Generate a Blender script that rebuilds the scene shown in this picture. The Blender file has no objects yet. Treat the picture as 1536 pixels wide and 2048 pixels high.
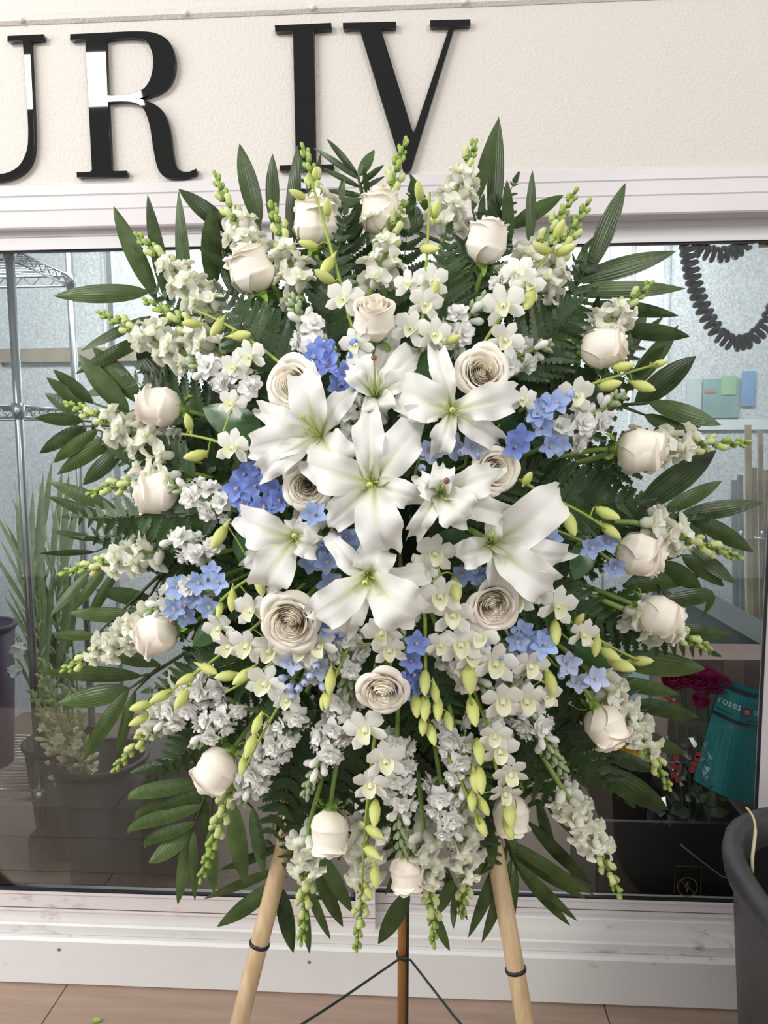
import bpy, math, random
from mathutils import Matrix, Vector
random.seed(7)
PI = math.pi
scene = bpy.context.scene
COL = scene.collection

# ------------------------------------------------------------------ camera
FPX = 1540.0
cam_d = bpy.data.cameras.new('camera')
cam_d.sensor_fit = 'VERTICAL'; cam_d.sensor_height = 36.0
cam_d.lens = FPX / 2048.0 * 36.0
cam_d.clip_start = 0.02; cam_d.clip_end = 60
cam = bpy.data.objects.new('camera', cam_d); COL.objects.link(cam)
CAMP = Vector((0.0, -1.667, 1.30))
CAMR = (Matrix.Rotation(math.radians(3.543), 3, 'Z') @ Matrix.Rotation(math.radians(90 - 6.118), 3, 'X')
        @ Matrix.Rotation(math.radians(-0.4055), 3, 'Z'))
cam.matrix_world = Matrix.Translation(CAMP) @ CAMR.to_4x4()
scene.camera = cam

# ------------------------------------------------------------------ world and lights
scene.view_settings.view_transform = 'Standard'
scene.view_settings.look = 'None'
scene.view_settings.gamma = 1.0
scene.view_settings.use_curve_mapping = False
scene.view_settings.exposure = 0.08
world = bpy.data.worlds.new('world'); scene.world = world
world.use_nodes = True
bg = world.node_tree.nodes['Background']
bg.inputs[0].default_value = (1.0, 0.98, 0.955, 1); bg.inputs[1].default_value = 0.72

def area(name, loc, target, sx, sy, energy, color=(1, 1, 1)):
    l = bpy.data.lights.new(name, 'AREA'); l.shape = 'RECTANGLE'
    l.size = sx; l.size_y = sy; l.energy = energy; l.color = color
    o = bpy.data.objects.new(name, l); COL.objects.link(o)
    o.location = loc
    o.rotation_euler = (Vector(target) - Vector(loc)).to_track_quat('-Z', 'Y').to_euler()
    return o
area('strip_lamp_light', (-2.24, -2.4, 3.08), (-2.24, -0.55, 1.15), 1.5, 0.26, 62, (1.0, 0.98, 0.95))
area('shop_window_light', (-3.7, -1.9, 1.9), (-0.1, -0.5, 1.15), 1.8, 1.8, 56, (0.98, 0.99, 1.0))
area('front_fill_light', (1.5, -3.2, 2.95), (0.0, -0.6, 0.8), 1.2, 0.8, 36, (1.0, 0.97, 0.94))  # invented fill light, added to brighten the shaded lower flowers
cl = area('cooler_lamp_light', (-0.2, 0.75, 2.30), (-0.2, 1.70, 1.45), 2.6, 0.3, 58, (1.0, 0.985, 0.97)); cl.data.spread = math.radians(145)

# ------------------------------------------------------------------ helpers
def P(px, py, Y):
    d = CAMR @ Vector(((px - 768.0) / FPX, -(py - 1024.0) / FPX, -1.0))
    return CAMP + d * ((Y - CAMP.y) / d.y)
def hexc(h):
    h = h.lstrip('#'); c = [int(h[i:i + 2], 16) / 255 for i in (0, 2, 4)]
    return tuple(x / 12.92 if x <= 0.04045 else ((x + 0.055) / 1.055) ** 2.4 for x in c) + (1,)

WM = {}
def thing(name, label, cat, loc, group=None):
    o = bpy.data.objects.new(name, None); COL.objects.link(o)
    o.empty_display_size = 0.02
    o.location = loc; o['label'] = label; o['category'] = cat
    if group: o['group'] = group
    WM[o.name] = Matrix.Translation(Vector(loc))
    return o
def part(name, mesh, parent, M=None, label=None):
    o = bpy.data.objects.new(name, mesh); COL.objects.link(o)
    M = M if M is not None else Matrix.Identity(4)
    if parent is not None:
        o.parent = parent
        o.matrix_basis = WM[parent.name].inverted() @ M
    else:
        o.matrix_basis = M
    WM[o.name] = M
    if label: o['label'] = label
    return o
def single(name, mesh, label, cat, M=None, group=None):
    o = part(name, mesh, None, M); o['label'] = label; o['category'] = cat
    if group: o['group'] = group
    return o
def struct(name, mesh, M=None, label=None):
    o = part(name, mesh, None, M); o['kind'] = 'structure'
    if label: o['label'] = label
    return o
def structroot(name, loc, label=None):
    o = bpy.data.objects.new(name, None); COL.objects.link(o); o.location = loc
    o['kind'] = 'structure'; WM[o.name] = Matrix.Translation(Vector(loc))
    if label: o['label'] = label
    return o
T = Matrix.Translation
def frame(o, y, z=(0, -1, 0), s=1.0):
    y = Vector(y).normalized(); z = Vector(z)
    x = y.cross(z)
    if x.length < 1e-5: x = y.cross(Vector((0.31, 0.2, 0.93)))
    x.normalize(); z = x.cross(y)
    M = Matrix(((x.x, y.x, z.x, 0), (x.y, y.y, z.y, 0), (x.z, y.z, z.z, 0), (0, 0, 0, 1)))
    return T(Vector(o)) @ M @ Matrix.Scale(s, 4)

class MB:
    def __init__(s): s.v = []; s.f = []; s.uv = []; s.m = []
    def add(s, verts, faces, uvs=None, mi=0, M=None):
        b = len(s.v)
        for p in verts:
            p = Vector(p)
            s.v.append(tuple(M @ p if M is not None else p))
        for f in faces:
            s.f.append(tuple(i + b for i in f)); s.m.append(mi)
        s.uv += list(uvs) if uvs else [(0.5, 0.5)] * len(verts)
        return s
    def grid(s, fn, nu, nv, mi=0, M=None, closed=False):
        vs = []; uv = []
        for j in range(nv + 1):
            for i in range(nu + (0 if closed else 1)):
                u = i / nu; v = j / nv
                vs.append(fn(u, v)); uv.append((u, v))
        w = nu if closed else nu + 1
        fs = []
        for j in range(nv):
            for i in range(nu):
                a = j * w + i; b2 = j * w + (i + 1) % w
                fs.append((a, b2, b2 + w, a + w))
        return s.add(vs, fs, uv, mi, M)
    def box(s, lo, hi, mi=0, M=None):
        x0, y0, z0 = lo; x1, y1, z1 = hi
        v = [(x0,y0,z0),(x1,y0,z0),(x1,y1,z0),(x0,y1,z0),(x0,y0,z1),(x1,y0,z1),(x1,y1,z1),(x0,y1,z1)]
        return s.add(v, [(0,3,2,1),(4,5,6,7),(0,1,5,4),(1,2,6,5),(2,3,7,6),(3,0,4,7)], None, mi, M)
    def tube(s, pts, rad, n=6, mi=0, M=None, cap=True):
        pts = [Vector(p) for p in pts]
        if not isinstance(rad, (list, tuple)): rad = [rad] * len(pts)
        vs = []; uv = []; fs = []
        ref = None
        for i, p in enumerate(pts):
            t = (pts[min(i + 1, len(pts) - 1)] - pts[max(i - 1, 0)])
            t = t.normalized() if t.length > 1e-9 else Vector((0, 0, 1))
            if ref is None:
                ref = t.orthogonal().normalized()
            ref = (ref - t * ref.dot(t))
            ref = ref.normalized() if ref.length > 1e-6 else t.orthogonal().normalized()
            b = t.cross(ref)
            for k in range(n):
                a = 2 * PI * k / n
                vs.append(p + (ref * math.cos(a) + b * math.sin(a)) * rad[i])
                uv.append((k / n, i / max(1, len(pts) - 1)))
        for i in range(len(pts) - 1):
            for k in range(n):
                k2 = (k + 1) % n
                fs.append((i * n + k, i * n + k2, (i + 1) * n + k2, (i + 1) * n + k))
        if cap:
            fs.append(tuple(reversed(range(n)))); fs.append(tuple(range((len(pts) - 1) * n, len(pts) * n)))
        return s.add(vs, fs, uv, mi, M)
    def lathe(s, prof, n=10, mi=0, M=None):      # profile of (radius, y) about local Y
        nv = len(prof) - 1
        def fn(u, v):
            r, y = prof[min(int(round(v * nv)), nv)]
            a = 2 * PI * u
            return (r * math.cos(a), y, -r * math.sin(a))
        return s.grid(fn, n, nv, mi, M, closed=True)
    def petal(s, L, W, curl=0.6, a0=0.0, cup=0.25, ruf=0.0, ph=0.0, freq=3.0, nu=4, nv=5, prof=None, mi=0, M=None, groove=0.0):
        prof = prof or (lambda v: 0.3 + 0.7 * math.sin(PI * min(1, v * 0.72 + 0.0)) if v < .9 else 0.55)
        path = []; y = z = 0.0
        for j in range(nv + 1):
            v = j / nv; a = a0 + curl * v
            path.append((y, z, a)); y += math.cos(a) * L / nv; z += math.sin(a) * L / nv
        def fn(u, v):
            j = int(round(v * nv)); y, z, a = path[j]
            x = (u - 0.5) * 2
            w = W * 0.5 * prof(v)
            n = cup * w * x * x + ruf * L * math.sin(ph + freq * 2 * PI * v + (1.5 if x > 0 else 0)) * abs(x) ** 2
            n -= groove * L * math.exp(-(x / 0.2) ** 2)
            yy = -0.06 * L * (x * x) * v
            return (x * w, y + math.cos(a) * yy - math.sin(a) * n, z + math.sin(a) * yy + math.cos(a) * n)
        return s.grid(fn, nu, nv, mi, M)
    def build(s, name, mats, smooth=True):
        me = bpy.data.meshes.new(name)
        me.from_pydata(s.v, [], s.f)
        ul = me.uv_layers.new(name='UVMap')
        lv = [0] * len(me.loops); me.loops.foreach_get('vertex_index', lv)
        flat = []
        for i in lv: flat += s.uv[i]
        ul.data.foreach_set('uv', flat)
        if not isinstance(mats, (list, tuple)): mats = [mats]
        for m in mats: me.materials.append(m)
        me.polygons.foreach_set('material_index', s.m)
        me.polygons.foreach_set('use_smooth', [smooth] * len(s.f))
        me.update()
        return me
ROUND = lambda v: max(0.02, math.sin(PI * (0.12 + 0.83 * v)) ** 0.6)
POINT = lambda v: max(0.02, (v + 0.06) ** 0.55 * (1.0 - v) ** 0.75 / 0.42)
SPOON = lambda v: 0.35 + 0.65 * math.sin(PI * 0.5 * min(1, v * 1.35)) if v < 0.75 else max(0.05, math.sqrt(max(0, 1 - ((v - 0.75) / 0.262) ** 2)))

def interp(tab, v):
    for (a, x), (b, y) in zip(tab, tab[1:]):
        if v <= b:
            t = (v - a) / (b - a); t = t * t * (3 - 2 * t)
            return x + (y - x) * t
    return tab[-1][1]
def bez(p, n):
    out = []
    for i in range(n + 1):
        t = i / n; q = [Vector(x) for x in p]
        while len(q) > 1: q = [a.lerp(b, t) for a, b in zip(q, q[1:])]
        out.append(q[0])
    return out

# ------------------------------------------------------------------ materials
def nodes(name):
    m = bpy.data.materials.new(name); m.use_nodes = True
    nt = m.node_tree; b = nt.nodes['Principled BSDF']
    return m, nt, b
def setin(b, k, v):
    if k in b.inputs: b.inputs[k].default_value = v
def ramp(nt, fac, stops):
    r = nt.nodes.new('ShaderNodeValToRGB')
    while len(r.color_ramp.elements) < len(stops): r.color_ramp.elements.new(0.5)
    for e, (p, c) in zip(r.color_ramp.elements, stops): e.position = p; e.color = c
    nt.links.new(fac, r.inputs[0]); return r
def noise(nt, scale, detail=3, rough=0.55, coord='Object', stretch=None):
    tc = nt.nodes.new('ShaderNodeTexCoord'); n = nt.nodes.new('ShaderNodeTexNoise')
    n.inputs['Scale'].default_value = scale; n.inputs['Detail'].default_value = detail; n.inputs['Roughness'].default_value = rough
    if stretch:
        mp = nt.nodes.new('ShaderNodeMapping'); mp.inputs['Scale'].default_value = stretch
        nt.links.new(tc.outputs[coord], mp.inputs[0]); nt.links.new(mp.outputs[0], n.inputs['Vector'])
    else: nt.links.new(tc.outputs[coord], n.inputs['Vector'])
    return n
def bump(nt, b, h, strength, dist=0.002):
    bp = nt.nodes.new('ShaderNodeBump'); bp.inputs['Strength'].default_value = strength; bp.inputs['Distance'].default_value = dist
    nt.links.new(h, bp.inputs['Height']); nt.links.new(bp.outputs[0], b.inputs['Normal'])
def plain(name, col, rough=0.5, metal=0.0, var=0.0, scale=20, bs=0.0, spec=0.5):
    m, nt, b = nodes(name)
    c = hexc(col)
    b.inputs['Roughness'].default_value = rough; b.inputs['Metallic'].default_value = metal
    setin(b, 'Specular IOR Level', spec)
    if var > 0:
        n = noise(nt, scale)
        lo = tuple(x * (1 - var) for x in c[:3]) + (1,); hi = tuple(min(1, x * (1 + var)) for x in c[:3]) + (1,)
        r = ramp(nt, n.outputs['Fac'], [(0.3, lo), (0.7, hi)])
        nt.links.new(r.outputs[0], b.inputs['Base Color'])
        if bs: bump(nt, b, n.outputs['Fac'], bs)
    else: b.inputs['Base Color'].default_value = c
    return m
def petalmat(name, stops, trans=0.28, rough=0.55, axis='V', vein=0.0, green=None, rnd=0.05):
    m, nt, b = nodes(name)
    uv = nt.nodes.new('ShaderNodeUVMap'); sp = nt.nodes.new('ShaderNodeSeparateXYZ')
    nt.links.new(uv.outputs[0], sp.inputs[0])
    r = ramp(nt, sp.outputs[1 if axis == 'V' else 0], [(p, hexc(c)) for p, c in stops])
    col = r.outputs[0]
    if green:      # throat streak along the midrib
        ma = nt.nodes.new('ShaderNodeMath'); ma.operation = 'SUBTRACT'; nt.links.new(sp.outputs[0], ma.inputs[0]); ma.inputs[1].default_value = 0.5
        mb = nt.nodes.new('ShaderNodeMath'); mb.operation = 'ABSOLUTE'; nt.links.new(ma.outputs[0], mb.inputs[0])
        r1 = ramp(nt, mb.outputs[0], [(0.0, (1, 1, 1, 1)), (0.16, (0, 0, 0, 1))])
        r2 = ramp(nt, sp.outputs[1], [(0.08, (1, 1, 1, 1)), (0.55, (0, 0, 0, 1))])
        mm = nt.nodes.new('ShaderNodeMath'); mm.operation = 'MULTIPLY'
        nt.links.new(r1.outputs[0], mm.inputs[0]); nt.links.new(r2.outputs[0], mm.inputs[1])
        mx = nt.nodes.new('ShaderNodeMixRGB'); nt.links.new(mm.outputs[0], mx.inputs[0]); nt.links.new(col, mx.inputs[1])
        mx.inputs[2].default_value = hexc(green); col = mx.outputs[0]
    oi = nt.nodes.new('ShaderNodeObjectInfo')
    hs = nt.nodes.new('ShaderNodeHueSaturation')
    mr = nt.nodes.new('ShaderNodeMapRange'); nt.links.new(oi.outputs['Random'], mr.inputs[0])
    mr.inputs[3].default_value = 1 - rnd; mr.inputs[4].default_value = 1 + rnd
    nt.links.new(mr.outputs[0], hs.inputs['Value']); nt.links.new(col, hs.inputs['Color']); col = hs.outputs[0]
    nt.links.new(col, b.inputs['Base Color']); b.inputs['Roughness'].default_value = rough
    setin(b, 'Specular IOR Level', 0.3)
    if vein:
        w = nt.nodes.new('ShaderNodeMath'); w.operation = 'MULTIPLY'; nt.links.new(sp.outputs[0], w.inputs[0]); w.inputs[1].default_value = 44
        sn = nt.nodes.new('ShaderNodeMath'); sn.operation = 'SINE'; nt.links.new(w.outputs[0], sn.inputs[0])
        n2 = noise(nt, 60); ad = nt.nodes.new('ShaderNodeMath'); ad.operation = 'ADD'
        nt.links.new(sn.outputs[0], ad.inputs[0]); nt.links.new(n2.outputs['Fac'], ad.inputs[1])
        bump(nt, b, ad.outputs[0], vein, 0.0006)
    t = nt.nodes.new('ShaderNodeBsdfTranslucent'); nt.links.new(col, t.inputs[0])
    mix = nt.nodes.new('ShaderNodeMixShader'); mix.inputs[0].default_value = trans
    out = nt.nodes['Material Output']
    nt.links.new(b.outputs[0], mix.inputs[1]); nt.links.new(t.outputs[0], mix.inputs[2]); nt.links.new(mix.outputs[0], out.inputs[0])
    return m
def leafmat(name, dark, light, rough=0.42, freq=60, strength=0.5, trans=0.12):
    m, nt, b = nodes(name)
    uv = nt.nodes.new('ShaderNodeUVMap'); sp = nt.nodes.new('ShaderNodeSeparateXYZ'); nt.links.new(uv.outputs[0], sp.inputs[0])
    w = nt.nodes.new('ShaderNodeMath'); w.operation = 'MULTIPLY'; nt.links.new(sp.outputs[0], w.inputs[0]); w.inputs[1].default_value = freq
    sn = nt.nodes.new('ShaderNodeMath'); sn.operation = 'SINE'; nt.links.new(w.outputs[0], sn.inputs[0])
    n = noise(nt, 25); oi = nt.nodes.new('ShaderNodeObjectInfo')
    a1 = nt.nodes.new('ShaderNodeMath'); a1.operation = 'MULTIPLY_ADD'; nt.links.new(sn.outputs[0], a1.inputs[0]); a1.inputs[1].default_value = 0.035; nt.links.new(n.outputs['Fac'], a1.inputs[2])
    a2 = nt.nodes.new('ShaderNodeMath'); a2.operation = 'MULTIPLY_ADD'; nt.links.new(oi.outputs['Random'], a2.inputs[0]); a2.inputs[1].default_value = 0.4; nt.links.new(a1.outputs[0], a2.inputs[2])
    r = ramp(nt, a2.outputs[0], [(0.35, hexc(dark)), (1.0, hexc(light))])
    nt.links.new(r.outputs[0], b.inputs['Base Color']); b.inputs['Roughness'].default_value = rough
    setin(b, 'Specular IOR Level', 0.45)
    bump(nt, b, sn.outputs[0], strength, 0.0008)
    t = nt.nodes.new('ShaderNodeBsdfTranslucent'); nt.links.new(r.outputs[0], t.inputs[0])
    mix = nt.nodes.new('ShaderNodeMixShader'); mix.inputs[0].default_value = trans
    nt.links.new(b.outputs[0], mix.inputs[1]); nt.links.new(t.outputs[0], mix.inputs[2]); nt.links.new(mix.outputs[0], nt.nodes['Material Output'].inputs[0])
    return m

def dirtypaint(name, base, dirt, lo=0.60, hi=0.72, scale=9, rough=0.45):
    m, nt, b = nodes(name)
    n = noise(nt, scale, 8, 0.72, stretch=(1, 1, 2.2)); r = ramp(nt, n.outputs['Fac'], [(lo, hexc(base)), (hi, hexc(dirt))])
    n2 = noise(nt, 2.2, 2); r2 = ramp(nt, n2.outputs['Fac'], [(0.45, (0, 0, 0, 1)), (0.62, (1, 1, 1, 1))])
    mx = nt.nodes.new('ShaderNodeMixRGB'); nt.links.new(r2.outputs[0], mx.inputs[0]); mx.inputs[1].default_value = hexc(base); nt.links.new(r.outputs[0], mx.inputs[2])
    nt.links.new(mx.outputs[0], b.inputs['Base Color']); b.inputs['Roughness'].default_value = rough
    bump(nt, b, n.outputs['Fac'], 0.15, 0.002)
    return m

M_wall, nt, b = nodes('painted_wall')
b.inputs['Base Color'].default_value = hexc('#d6d1ca'); b.inputs['Roughness'].default_value = 0.6
n = noise(nt, 150, 4, 0.6); bump(nt, b, n.outputs['Fac'], 0.45, 0.005)
M_trim = plain('white_trim', '#d0cccd', 0.38, 0, 0.03, 6)
M_sash = plain('sash_white', '#d0cdce', 0.35, 0, 0.03, 5)
M_sashd = dirtypaint('dirty_sash_white', '#d8d1d0', '#8d6c5a', 0.52, 0.72, 16)
M_sill = dirtypaint('peeling_sill_paint', '#d8d6d3', '#8a8376', 0.53, 0.68, 14)
M_base = dirtypaint('baseboard_paint', '#d9d8d7', '#a39d90', 0.60, 0.70, 16)
M_seamd = plain('rail_groove_brown', '#5a4c44', 0.8)  # brown for the thin strip that draws the groove line on the bottom rails
M_gasketgap = plain('black_gasket_and_gap', '#1d1d20', 0.5)
M_letter = plain('black_gloss_acrylic', '#060607', 0.02, 0, 0, 20, 0, 0.4)
M_screw = plain('screw_head', '#77706a', 0.45, 0.6)
M_knob = plain('painted_screw', '#e4e0d8', 0.5)

m, nt, b = nodes('galvanised_sheet'); M_galv = m
tc = nt.nodes.new('ShaderNodeTexCoord'); vo = nt.nodes.new('ShaderNodeTexVoronoi'); vo.inputs['Scale'].default_value = 130
nt.links.new(tc.outputs['Object'], vo.inputs['Vector'])
r = ramp(nt, vo.outputs['Color'], [(0.1, hexc('#b0b5ba')), (0.9, hexc('#ced3d8'))])
nt.links.new(r.outputs[0], b.inputs['Base Color']); b.inputs['Metallic'].default_value = 0.25
r = ramp(nt, vo.outputs['Color'], [(0.0, (0.32,) * 3 + (1,)), (1.0, (0.5,) * 3 + (1,))]); nt.links.new(r.outputs[0], b.inputs['Roughness'])

m, nt, b = nodes('window_glass'); M_glass = m
tr = nt.nodes.new('ShaderNodeBsdfTransparent'); tr.inputs[0].default_value = (0.93, 0.96, 0.95, 1)
gl = nt.nodes.new('ShaderNodeBsdfGlossy'); gl.inputs['Roughness'].default_value = 0.02
fr = nt.nodes.new('ShaderNodeFresnel'); fr.inputs[0].default_value = 1.52
mm = nt.nodes.new('ShaderNodeMath'); mm.operation = 'MULTIPLY'; nt.links.new(fr.outputs[0], mm.inputs[0]); mm.inputs[1].default_value = 1.0
mix = nt.nodes.new('ShaderNodeMixShader'); nt.links.new(mm.outputs[0], mix.inputs[0]); nt.links.new(tr.outputs[0], mix.inputs[1]); nt.links.new(gl.outputs[0], mix.inputs[2])
nt.links.new(mix.outputs[0], nt.nodes['Material Output'].inputs[0])

def clearfilm(name, tint, spec=0.25, rough=0.12):
    m, nt, b = nodes(name)
    tr = nt.nodes.new('ShaderNodeBsdfTransparent'); tr.inputs[0].default_value = hexc(tint)
    gl = nt.nodes.new('ShaderNodeBsdfGlossy'); gl.inputs['Roughness'].default_value = rough
    mix = nt.nodes.new('ShaderNodeMixShader'); mix.inputs[0].default_value = spec
    nt.links.new(tr.outputs[0], mix.inputs[1]); nt.links.new(gl.outputs[0], mix.inputs[2]); nt.links.new(mix.outputs[0], nt.nodes['Material Output'].inputs[0])
    return m
M_film = clearfilm('clear_cellophane', '#eef2f2', 0.16)

def woodfloor(name, c1, c2):
    m, nt, b = nodes(name)
    n = noise(nt, 3.0, 6, 0.6, stretch=(1.2, 14, 14)); oi = nt.nodes.new('ShaderNodeObjectInfo')
    a2 = nt.nodes.new('ShaderNodeMath'); a2.operation = 'MULTIPLY_ADD'; nt.links.new(oi.outputs['Random'], a2.inputs[0]); a2.inputs[1].default_value = 0.25; nt.links.new(n.outputs['Fac'], a2.inputs[2])
    r = ramp(nt, a2.outputs[0], [(0.3, hexc(c1)), (0.95, hexc(c2))]); nt.links.new(r.outputs[0], b.inputs['Base Color'])
    b.inputs['Roughness'].default_value = 0.5; bump(nt, b, n.outputs['Fac'], 0.1, 0.001)
    return m
M_plank = woodfloor('laminate_plank', '#8c7566', '#ab9585')
M_seam = plain('floor_seam', '#4b3d34', 0.8)
M_dowel, nt, b = nodes('pale_dowel_wood')
n = noise(nt, 6, 5, 0.6, stretch=(14, 14, 1.2)); r = ramp(nt, n.outputs['Fac'], [(0.3, hexc('#b59a74')), (0.75, hexc('#d9c3a0'))]); nt.links.new(r.outputs[0], b.inputs['Base Color']); b.inputs['Roughness'].default_value = 0.55
M_dowel2, nt, b = nodes('orange_dowel_wood')
n = noise(nt, 6, 5, 0.6, stretch=(14, 14, 1.2)); r = ramp(nt, n.outputs['Fac'], [(0.3, hexc('#9a6a35')), (0.75, hexc('#c08a4c'))]); nt.links.new(r.outputs[0], b.inputs['Base Color']); b.inputs['Roughness'].default_value = 0.5
M_blackp = plain('black_plastic', '#17181a', 0.42)
M_bin = plain('scuffed_black_plastic', '#343537', 0.5, 0, 0.22, 14, 0.25)
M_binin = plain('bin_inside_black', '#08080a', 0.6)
M_bucket = plain('bucket_plastic', '#303235', 0.45, 0, 0.15, 8)
M_wire = plain('green_wire', '#2c3834', 0.4, 0.4)
M_chrome = plain('chrome_wire', '#c3c8cc', 0.25, 0.9)
M_foam = plain('wet_floral_foam', '#1c2a16', 0.9, 0, 0.3, 40)
M_cage = plain('green_cage_plastic', '#23401f', 0.5)

M_palm = leafmat('palm_leaf_green', '#1f2f10', '#526838', 0.32, 46, 0.18, 0.12)
M_fern = leafmat('fern_green', '#1a2e0f', '#3d5a2a', 0.45, 20, 0.2, 0.12)
M_salal = leafmat('salal_green', '#1f3d1a', '#41663a', 0.28, 12, 0.1, 0.08)
M_stem = plain('flower_stem_green', '#7e9a4b', 0.5, 0, 0.15, 30)
M_stemdk = plain('fern_stem_green', '#3c4a1f', 0.5)
M_stemy = plain('orchid_stem_green', '#8fa345', 0.45, 0, 0.12, 30)
M_snap = petalmat('snapdragon_white', [(0.0, '#e6e9c4'), (0.35, '#f5f5e8'), (1.0, '#f8f7f0')], 0.30)
M_snapy = petalmat('snapdragon_bud_cream', [(0.0, '#bcca74'), (0.5, '#d2db98'), (1.0, '#e3e7b8')], 0.22)
M_snapg = petalmat('snapdragon_bud_green', [(0.0, '#87a34c'), (0.6, '#a9bd66'), (1.0, '#c9d486')], 0.15)
M_calyx = petalmat('calyx_green', [(0.0, '#6d8d3a'), (1.0, '#8ba850')], 0.15)
M_stock = petalmat('stock_white', [(0.0, '#e9edd6'), (0.3, '#f7f7f4'), (1.0, '#f9f9f7')], 0.30)
M_stockb = petalmat('stock_bud_green', [(0.0, '#7f9463'), (0.7, '#a9b78f'), (1.0, '#dfe3cf')], 0.15)
M_rose = petalmat('rose_cream_petal', [(0.0, '#f2ead0'), (0.3, '#faf2e4'), (1.0, '#fcf5ea')], 0.14, 0.5, rnd=0.02)
M_rosein = petalmat('rose_heart_petal', [(0.0, '#fcf0d4'), (0.5, '#fdf5e4'), (1.0, '#fdf8ec')], 0.22, 0.5, rnd=0.02)
M_lily = petalmat('lily_white_petal', [(0.0, '#c9cf8a'), (0.12, '#e9ebd2'), (0.32, '#f1f1ec'), (1.0, '#f2f1ec')], 0.26, 0.42, vein=0.06, green='#bcc777', rnd=0.02)
M_filament = plain('lily_filament', '#b5c56c', 0.45)
M_stigma = plain('lily_stigma', '#8a5560', 0.5)
M_orch = petalmat('orchid_white', [(0.0, '#eceed8'), (0.3, '#f6f6ef'), (1.0, '#f8f7f1')], 0.30, rnd=0.03)
M_orchlip = petalmat('orchid_lip', [(0.0, '#dfe3ae'), (0.6, '#ecedcc'), (1.0, '#f3f2e2')], 0.25)
M_orchbud = petalmat('orchid_bud', [(0.0, '#b9c560'), (0.5, '#d5db86'), (1.0, '#dfe29a')], 0.18)
M_delph = [petalmat('delphinium_' + n_, [(0.0, c0), (0.35, c1), (1.0, c2)], 0.25, rnd=0.12) for n_, c0, c1, c2 in
           (('deep_blue', '#a9a9e0', '#8296dd', '#8fa5e6'), ('sky_blue', '#c6cbee', '#a3b9e9', '#aec3ee'), ('pale_blue', '#cfd3e6', '#b6c2e2', '#c3cde8'))]
M_deye = petalmat('delphinium_eye', [(0.0, '#d8d8c8'), (1.0, '#eceadf')], 0.2)
M_dspur = petalmat('delphinium_spur', [(0.0, '#8d97b8'), (1.0, '#8a9a98')], 0.1)

# ================================================================== THE SETTING
def xbar(name, y0, y1, z0, z1, x0, x1, mat, parent=None, bev=0.003, st=True):
    mb = MB()
    c = [(y0 + bev, z0), (y1, z0), (y1, z1), (y0 + bev, z1), (y0, z1 - bev), (y0, z0 + bev)]
    vs = [(x, y, z) for x in (x0, x1) for y, z in c]; k = len(c)
    fs = [(i, i + k, (i + 1) % k + k, (i + 1) % k) for i in range(k)] + [tuple(range(k)), tuple(reversed(range(k, 2 * k)))]
    mb.add(vs, fs)
    me = mb.build(name, mat, False)
    return struct(name, me) if st else part(name, me, parent)
Z = lambda px, py, Y=0.0: P(px, py, Y).z
XL, XR = -2.6, 2.6
z_wall = Z(0, 372)
zA = Z(100, 395, -0.004); zB = Z(100, 425, -0.008); zC = Z(100, 462.0)
xbar('wall_front', 0.0, 0.10, z_wall - 0.005, 3.1, XL, XR, M_wall)
xbar('trim_1', -0.007, 0.10, zA + .0016, z_wall, XL, XR, M_trim)
xbar('trim_2', -0.014, 0.10, zB + .0016, zA, XL, XR, M_trim)
xbar('trim_3', -0.022, 0.10, zC, zB, XL, XR, M_trim)
# rail with painted screws along the top of the wall
zt = Z(43, 40)
xbar('trim_4', -0.008, 0.01, zt - 0.011, zt + 0.011, XL, XR, M_wall, bev=0.006)
mb = MB(); mb.lathe([(0.0, -0.006), (0.004, -0.0055), (0.0055, -0.003), (0.006, 0.0)], 10)
me_k = mb.build('painted_screw', M_knob)
for i, (px, py) in enumerate(((43, 40), (371, 26), (626, 15), (930, 3))):
    single('wall_screw', me_k, ['painted screw head at the far left of the top rail', 'painted screw head on the top rail above the letter R',
           'painted screw head on the top rail above the letter I', 'painted screw head on the top rail right of the letter V'][i],
           'screw', T(P(px, py, -0.008)), 'screws in the top rail')

# stepped sill and baseboard
zb0 = Z(100, 1878, -0.030)
xbar('baseboard_front', -0.030, 0.10, 0.0, zb0, XL, XR, M_base, bev=0.006)
zs1 = Z(100, 1848, -0.014)
xbar('trim_5', -0.014, 0.10, zb0 - 0.002, zs1, XL, XR, M_sill, bev=0.004)
zs2 = Z(100, 1841, 0.0)
xbar('trim_6', -0.004, 0.10, zs1 - 0.002, zs2, XL, XR, M_sill, bev=0.002)
zs3 = Z(1400, 1842, 0.035)
for i, (px, py) in enumerate(((118, 1899), (618, 1924))):
    mb = MB(); mb.lathe([(0.0, -0.002), (0.003, -0.0018), (0.0042, 0.0)], 10); mb.box((-0.003, -0.0024, -0.0006), (0.003, -0.0018, 0.0006))
    single('baseboard_screw', mb.build('baseboard_screw', M_screw), ['dark screw in the white baseboard at the lower left', 'dark screw in the white baseboard beside the left easel leg'][i], 'screw', T(P(px, py, -0.030)))

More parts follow.
